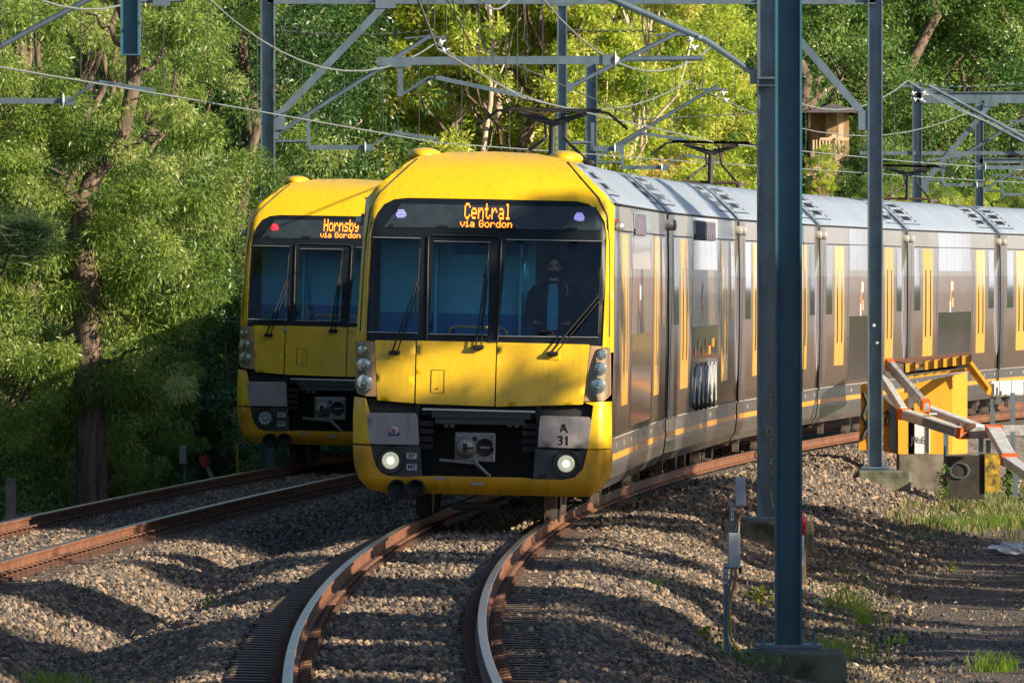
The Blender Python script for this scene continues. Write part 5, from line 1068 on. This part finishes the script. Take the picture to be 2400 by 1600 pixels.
# rich green rounded trees at right
for i, (px, D, s) in enumerate(((1880, 322, .95), (2010, 335, 1.1), (2140, 328, 1.05), (2270, 340, 1.15), (2400, 334, 1.1), (1960, 352, 1.3), (2210, 358, 1.35), (2350, 366, 1.4), (2080, 362, 1.3))):
    x = (px - 1200) / FPX * D; T = plant_tree('richA', x, D, ORD[i] + ' rounded rich green tree from the front on the right slope above the train roofs', s=s, rz=RK.uniform(0, 6.2), group='rounded trees on the right slope', zoff=(2.5 if i not in (0,) else 2.5))
# low greenery in front of the right slope
for i, px in enumerate((2060, 2140, 2210, 2300, 2380)):
    D = 312 + i * 2; plant_tree('limeA' if i % 2 else 'gumB', (px - 1200) / FPX * D, D, ORD[i] + ' low leafy tree from the left beneath the rounded trees at right', s=.5, rz=RK.uniform(0, 6.2), group='low trees above the roofs')
# back wall of forest: tall dark trees on the hill
for i in range(16):
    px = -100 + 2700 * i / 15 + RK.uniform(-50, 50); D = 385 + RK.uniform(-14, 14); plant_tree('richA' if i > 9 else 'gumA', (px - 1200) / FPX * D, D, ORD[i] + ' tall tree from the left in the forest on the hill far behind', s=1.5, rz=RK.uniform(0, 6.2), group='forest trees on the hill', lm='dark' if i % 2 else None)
for i in range(7):
    px = -60 + 110 * i; D = 235 + 8 * (i % 3) + (12 if i > 4 else 0); plant_tree('darkA', (px - 1200) / FPX * D, D, ORD[i] + ' dark tree from the left standing behind the gum trees', s=1.05, rz=RK.uniform(0, 6.2), group='dark trees behind the gums')
# pale bare trunks in the middle
for i, (px, D, ln_, s) in enumerate(((1118, 258, .0, .62), (1172, 262, .01, 1.0), (1200, 262.5, .035, .8), (1225, 264, .05, .9))):
    plant_tree('bare', (px - 1200) / FPX * D, D, '%s pale smooth gum trunk from the left, above the gap between the two train roofs' % ORD[i], s=s, sz=1.0, rz=i * 1.7, group='pale trunks behind the trains', lean=(0, ln_))
# off to the right, outside the picture: the trees whose shade falls across the tracks
for i, (x, y, s) in enumerate(((17, 54, 1.15), (20, 62, 1.2), (17, 70, 1.15), (18.5, 79, 1.12), (17, 88, 1.05), (18, 99, 1.02), (18.5, 110, .98), (17.5, 120, -1.02), (20, 131, 1.05), (18, 141, 1.12), (19, 149, 1.15), (18.5, 158, 1.1),  (23, 68, 1.3), (24, 83, 1.25), (23, 95, 1.2), (14.5, 74, .6), (15, 84, .6), (14.5, 102, .55), (15, 93, .55), (14.5, 117, .5))):
    plant_tree('shade' if s > 0 else 'shadeB', x, y, ORD[i] + ' lineside tree from the camera in the row right of the access path', s=abs(s), rz=RK.uniform(0, 6.2), group='trees right of the access path')
plant_tree('shadeC', 18.5, 122, 'tall slender tree with a high thin crown, right of the access path', s=1)
# shrubs and low growth under the gums
for i in range(26):
    D = 140 + i * 2.6; o = RK.uniform(3.3, 4.6) + (D - 140) * .012; x = off2(D, o); plant_tree('shrub' if i % 3 else 'shrubl', x, D, '%s shrub from the camera along the left side of the left track' % (ORD[i] if i < 20 else 'twenty-' + ORD[i - 20]), 'shrub', 'shrub', s=RK.uniform(.6, 1.05), rz=RK.uniform(0, 6.2), group='shrubs left of the tracks', lm='rich' if i % 2 == 0 else 'gum')
for i in range(9):
    D = 186 + i * 6; x = off2(D, 5.5 + (i % 3)); plant_tree('shrub', x, D, '%s tall shrub from the camera in the undergrowth behind the left mast' % ORD[i], 'shrub', 'shrub', s=1.7, rz=RK.uniform(0, 6.2), group='undergrowth behind the left mast')
plant_tree('shrub', (-30 - 1200) / FPX * 168, 168, 'yellow leaved bush at the left edge', 'shrub', 'shrub', s=.9, group=None, lm='yellow', zoff=2.3)
plant_tree('limeB', 1975 * 0 + (1935 - 1200) / FPX * 312, 312, 'small leafy tree in front of the house balcony', s=.24, zoff=.8)
plant_tree('limeA', (2000 - 1200) / FPX * 311, 311, 'small leafy tree at the right corner of the balcony', s=.36, zoff=1.0)
plant_tree('limeB', (1925 - 1200) / FPX * 311, 311, 'leafy tree hiding the eaves of the house above the balcony', s=.22, zoff=3.9)
plant_tree('limeA', (1880 - 1200) / FPX * 313, 313, 'slender tree left of the house balcony', s=.42)
plant_tree('richA', (2050 - 1200) / FPX * 314, 314, 'rounded tree right of the house balcony, hiding its side', s=.5)
# casuarina sprig at the left edge
rg = np.random.default_rng(4); n = 5200; c0 = np.array(W(55, 560, 150)); d = rg.normal(size=(n, 3)); d[:, 2] = np.abs(d[:, 2]) * .5 - .1; d /= np.linalg.norm(d, axis=1)[:, None]
root = c0 + np.array([(i % 5 - 2) * .12 for i in range(n)])[:, None] * np.array([1, 0, 0]) + rg.normal(0, .10, (n, 3)) * np.array([1.4, 1.4, 1.6]); s = np.cross(d, rg.normal(size=(n, 3))); s /= np.linalg.norm(s, axis=1)[:, None]; l = rg.uniform(.12, .3, (n, 1))
V = np.stack([root - s * .003, root + s * .003, root + d * l + s * .001, root + d * l - s * .001], 1).reshape(-1, 3)
T = thing('she_oak', 'soft needle-leaved she-oak sprig at the left edge', 'tree', (float(c0[0]) - 1.2, 150, gz(float(c0[0]) - 1.2, 150))); m = MB(); limb(m, rg, T.location, (c0[0] - .2, c0[1], c0[2] - .2), .06, .015, 7, .1)
o = m.build('trunk', BARK, T); o.matrix_parent_inverse = Matrix.Translation(T.location).inverted(); o = link('foliage', np_mesh('foliage', V, np.arange(n * 4).reshape(-1, 4), leafmat('needle', [(.04, .09, .03), (.10, .16, .06)], .4), rg.random(n)), T); o.matrix_parent_inverse = Matrix.Translation(T.location).inverted()

# grass, ground cover, litter
def blades(name, label, P, hgt, mt, wd=.008, lean=.35, tint=None):
    n = len(P); rg = np.random.default_rng(3); a = rg.uniform(0, 6.28, n); d = np.stack([np.cos(a) * lean * rg.random(n), np.sin(a) * lean * rg.random(n), np.ones(n)], 1); s = np.stack([np.cos(a + 1.5), np.sin(a + 1.5) * .3, np.zeros(n)], 1) * wd / 2; s[:, 0] = np.where(np.abs(s[:, 0]) < wd * .25, wd * .4, s[:, 0])
    h = hgt[:, None]; V = np.stack([P - s, P + s, P + d * h * .6 + s * .6, P + d * h + np.stack([np.cos(a), np.sin(a), np.zeros(n)], 1) * h * .25 * lean * 2], 1).reshape(-1, 3)
    link(name, np_mesh(name, V, np.arange(n * 4).reshape(-1, 4), mt, rg.random(n) if tint is None else tint), None, kind='stuff', label=label)
rg = np.random.default_rng(8)
x, D = wedge(90000, 84, 200, 1.0); a1 = x - X1(D); gn = vnoise(x * 1.3, D * .45, 12) + .35 * vnoise(x * 4, D * 1.5, 13); e = np.exp(-((a1 - 4.3) / .6) ** 2)
k = ((a1 > 3.7) & ((e * .9 + gn) > 1.28)) | ((a1 > 4.2) & (D > 168) & (gn > .58)); x = x[k]; D = D[k]; h = rg.uniform(.03, .11, len(x)) * (1 + 1.3 * (D > 168)); blades('grass', 'short green and straw coloured grass beside the path and on the verge', np.stack([x, D, GZ(x, D) - .01], -1), h, leafmat('grass_blade', [(.05, .09, .012), (.11, .17, .025), (.34, .28, .11)], .4))
x, D = wedge(90000, 95, 240, 1.0); a2 = x - X2(D); gn = vnoise(x * 2, D * .8, 14); k = (a2 < -2.5) & (a2 > -7) & (gn > .25); x = x[k]; D = D[k]
blades('ground_cover', 'low weeds and grass in the shade left of the left track', np.stack([x, D, GZ(x, D) - .02], -1), rg.uniform(.08, .35, len(x)), leafmat('weed_blade', [(.02, .06, .015), (.05, .13, .02), (.10, .17, .03)], .4), .018, .6)
n = 9000; x, D = wedge(n, 80, 190, .8); a1 = x - X1(D); k = (a1 > -3.4); k &= rg.random(n) < np.interp(a1, [-3.4, -1, 1.6, 2.6, 4.2, 8], [.3, .5, .5, 1, 1, .3]); x = x[k]; D = D[k]; n = len(x)
p = np.stack([x, D, GZ(x, D) + .045], -1); ax = rg.normal(size=(n, 3)) * np.array([1, 1, .25]); ax /= np.linalg.norm(ax, axis=1)[:, None]; s = np.cross(ax, rg.normal(size=(n, 3))); s /= np.linalg.norm(s, axis=1)[:, None]; l = rg.uniform(.04, .11, (n, 1))
V = np.stack([p, p + ax * l * .5 + s * .009, p + ax * l, p + ax * l * .5 - s * .009], 1).reshape(-1, 3); link('leaf_litter', np_mesh('leaf_litter', V, np.arange(n * 4).reshape(-1, 4), leafmat('litter', [(.10, .06, .03), (.28, .17, .09), (.50, .38, .26)], .1), rg.random(n)), None, kind='stuff', label='fallen dry leaves and twigs scattered over the ballast')
# separate weeds one can point to
def weed(px, py, D, h, label, yellow=.5, n=60, spread=.12, broad=False, up=0):
    rg = np.random.default_rng(int(px)); b = W(px, py, D); z = gz(b.x, D); T = thing('weed', label, 'weed', (b.x, D, z)); P = rg.normal(0, spread, (n, 3)) * np.array([1, .6, 0]); a = rg.uniform(0, 6.28, n)
    if broad:
        P[:, 2] = rg.uniform(.02, h, n); V, F, t = leaf_arrays(P, np.full(n, .03), 3, .06, .045, .1, rg); mm_ = np_mesh('foliage', V, F, LM['yellow' if yellow > .6 else 'rich'], t)
        link('foliage', mm_, T); m = MB()
        for i in range(6): m.tube([(P[i, 0] * .4, P[i, 1] * .4, 0), (P[i, 0], P[i, 1], h * .8)], .004, 4)
        m.build('stem', TWIG, T); return T
    d = np.stack([np.cos(a) * .35 * rg.random(n), np.sin(a) * .35 * rg.random(n), np.ones(n)], 1); hh = h * rg.uniform(.4, 1, (n, 1)); s = np.stack([np.full(n, .0055), np.zeros(n), np.zeros(n)], 1)
    tip = P + d * hh + np.stack([np.cos(a), np.sin(a), -.4 * np.ones(n)], 1) * hh * .22
    V = np.concatenate([np.stack([P - s, P + s, P + d * hh * .6 + s * .8, P + d * hh * .6 - s * .8], 1).reshape(-1, 3), np.stack([P + d * hh * .6 - s * .8, P + d * hh * .6 + s * .8, tip, tip], 1).reshape(-1, 3)])
    link('foliage', np_mesh('foliage', V, np.arange(len(V)).reshape(-1, 4), leafmat('weed_leaf', [(.10, .22, .02), (.25, .36, .03), (.45, .45, .06)], .45), np.tile(np.clip(rg.normal(yellow, .2, n), 0, 1), 2)), T); return T
weed(1985, 1355, 128, .42, 'tall yellow-green grass tuft left of the dark path, nearest the masts', .6, 90, .16); weed(2030, 1370, 126, .34, 'grass tuft with upright blades at the left edge of the path', .6, 60, .08); weed(1960, 1430, 116, .36, 'bushy pale grass tuft in front of the tall yellow one', .55, 130, .2)
weed(2335, 1460, 113, .28, 'bright green grass tuft on the sunlit strip at the right edge', .35, 90, .12); weed(2230, 1265, 150, .2, 'small grass sprout at the toe of the ballast slope', .5, 20, .03); weed(2105, 1375, 122, .15, 'short green sprout on the dark path', .2, 25, .07)
weed(487, 1380, 108, .28, 'lone bright green sprout in the hollow between the tracks', .3, 14, .02); weed(110, 1500, 96, .22, 'pale weed clump at the lower left corner', .4, 160, .22); weed(1650, 1430, 108, .16, 'yellow heart-leaved weed on the ballast left of the junction boxes', .9, 40, .13, True)
weed(1780, 1320, 124, .2, 'yellow leaved weed behind the lower junction box', .9, 50, .12, True); weed(1740, 1500, 106, .14, 'low green weed at the foot of the nearest mast', .3, 60, .16, True); weed(2330, 1160, 176, .30, 'bright green long grass beside the blackened concrete block', .15, 260, .3); weed(2210, 1165, 174, .2, 'green grass tuft left of the blackened concrete block', .1, 120, .2)
weed(2365, 1000, 193, .75, 'leafy green vine on the barrier post at the right edge', .3, 120, .05, True); weed(2212, 1120, 184, .62, 'leafy vine climbing the barrier post before the yellow structure', .3, 60, .04, True); weed(1530, 1210, 120, .15, 'dry brown weed on the ballast right of the train', .9, 40, .06)
# the house among the trees
P = thing('house', 'cream timber house with a balcony half hidden in the trees at right', 'house', tuple(W(1950, 480, 316)))
HC = mat('house_cream', (.72, .52, .32), .7, scale=3, var=.15); HD = mat('house_dark', (.03, .025, .03), .8); HR = mat('house_roof', (.12, .10, .10), .7); HO = mat('house_ochre', (.34, .22, .11), .7)
def hb(m, x0, y0, x1, y1, D, dep, mi=0):
    a = W(x0, y1, D); b = W(x1, y0, D); m.box(((a.x + b.x) / 2, D + dep / 2, (a.z + b.z) / 2), (b.x - a.x, dep, b.z - a.z), mi)
m = MB(); hb(m, 1900, 262, 1990, 500, 318, 4, 0); m.build('wall', HO, P); m = MB(); hb(m, 1935, 262, 1966, 330, 317.6, .3); hb(m, 1890, 385, 1965, 412, 316, 1.5); hb(m, 1966, 395, 1995, 425, 316, 1.2); m.build('fascia', HC, P)
m = MB(); hb(m, 1965, 258, 1977, 455, 316.2, .2); hb(m, 1894, 262, 1900, 300, 316.2, .2); hb(m, 1893, 412, 1905, 450, 316.4, .2); m.build('post', HC, P); m = MB(); hb(m, 1938, 270, 1965, 312, 317.3, .2); m.build('panel', HO, P)
m = MB(); hb(m, 1922, 323, 1990, 329, 316, .1); hb(m, 1902, 380, 1966, 385, 316, .1)
for i in range(9): hb(m, 1905 + i * 7.5, 328, 1909 + i * 7.5, 382, 316, .05)
hb(m, 1958, 323, 1963, 385, 315.95, .1); m.build('balustrade', HC, P); m = MB(); A = W(1878, 264, 315.5); B = W(2030, 264, 315.5); C_ = W(1955, 243, 316); m.add([A, B, C_, A + Vector((0, 6, 0)), B + Vector((0, 6, 0)), C_ + Vector((0, 6, 0))], [(0, 1, 2), (0, 2, 5, 3), (1, 4, 5, 2), (5, 4, 3)]); m.build('roof', HR, P); reparent(P)
# bare trunks in the distance to the right, seen only as streaks in the carriage windows
rk = random.Random(4)
m = MB(); P_ = limb(m, np.random.default_rng(2), (0, 0, -.5), (.2, 0, 9), .16, .05, 8, .05); TREES['dead'] = (m.data('trunk', BARK), None)
for i in range(26):
    D = rk.uniform(300, 430); sl_ = .13 + .20 * i / 26; x = 6 + sl_ * (D - 205) + 6
    if x > 23: plant_tree('dead', x, D, 'bare dark trunk standing on the flat ground far right, outside the picture', s=1, sz=1, rz=i * 1.3, group='bare trunks far right')
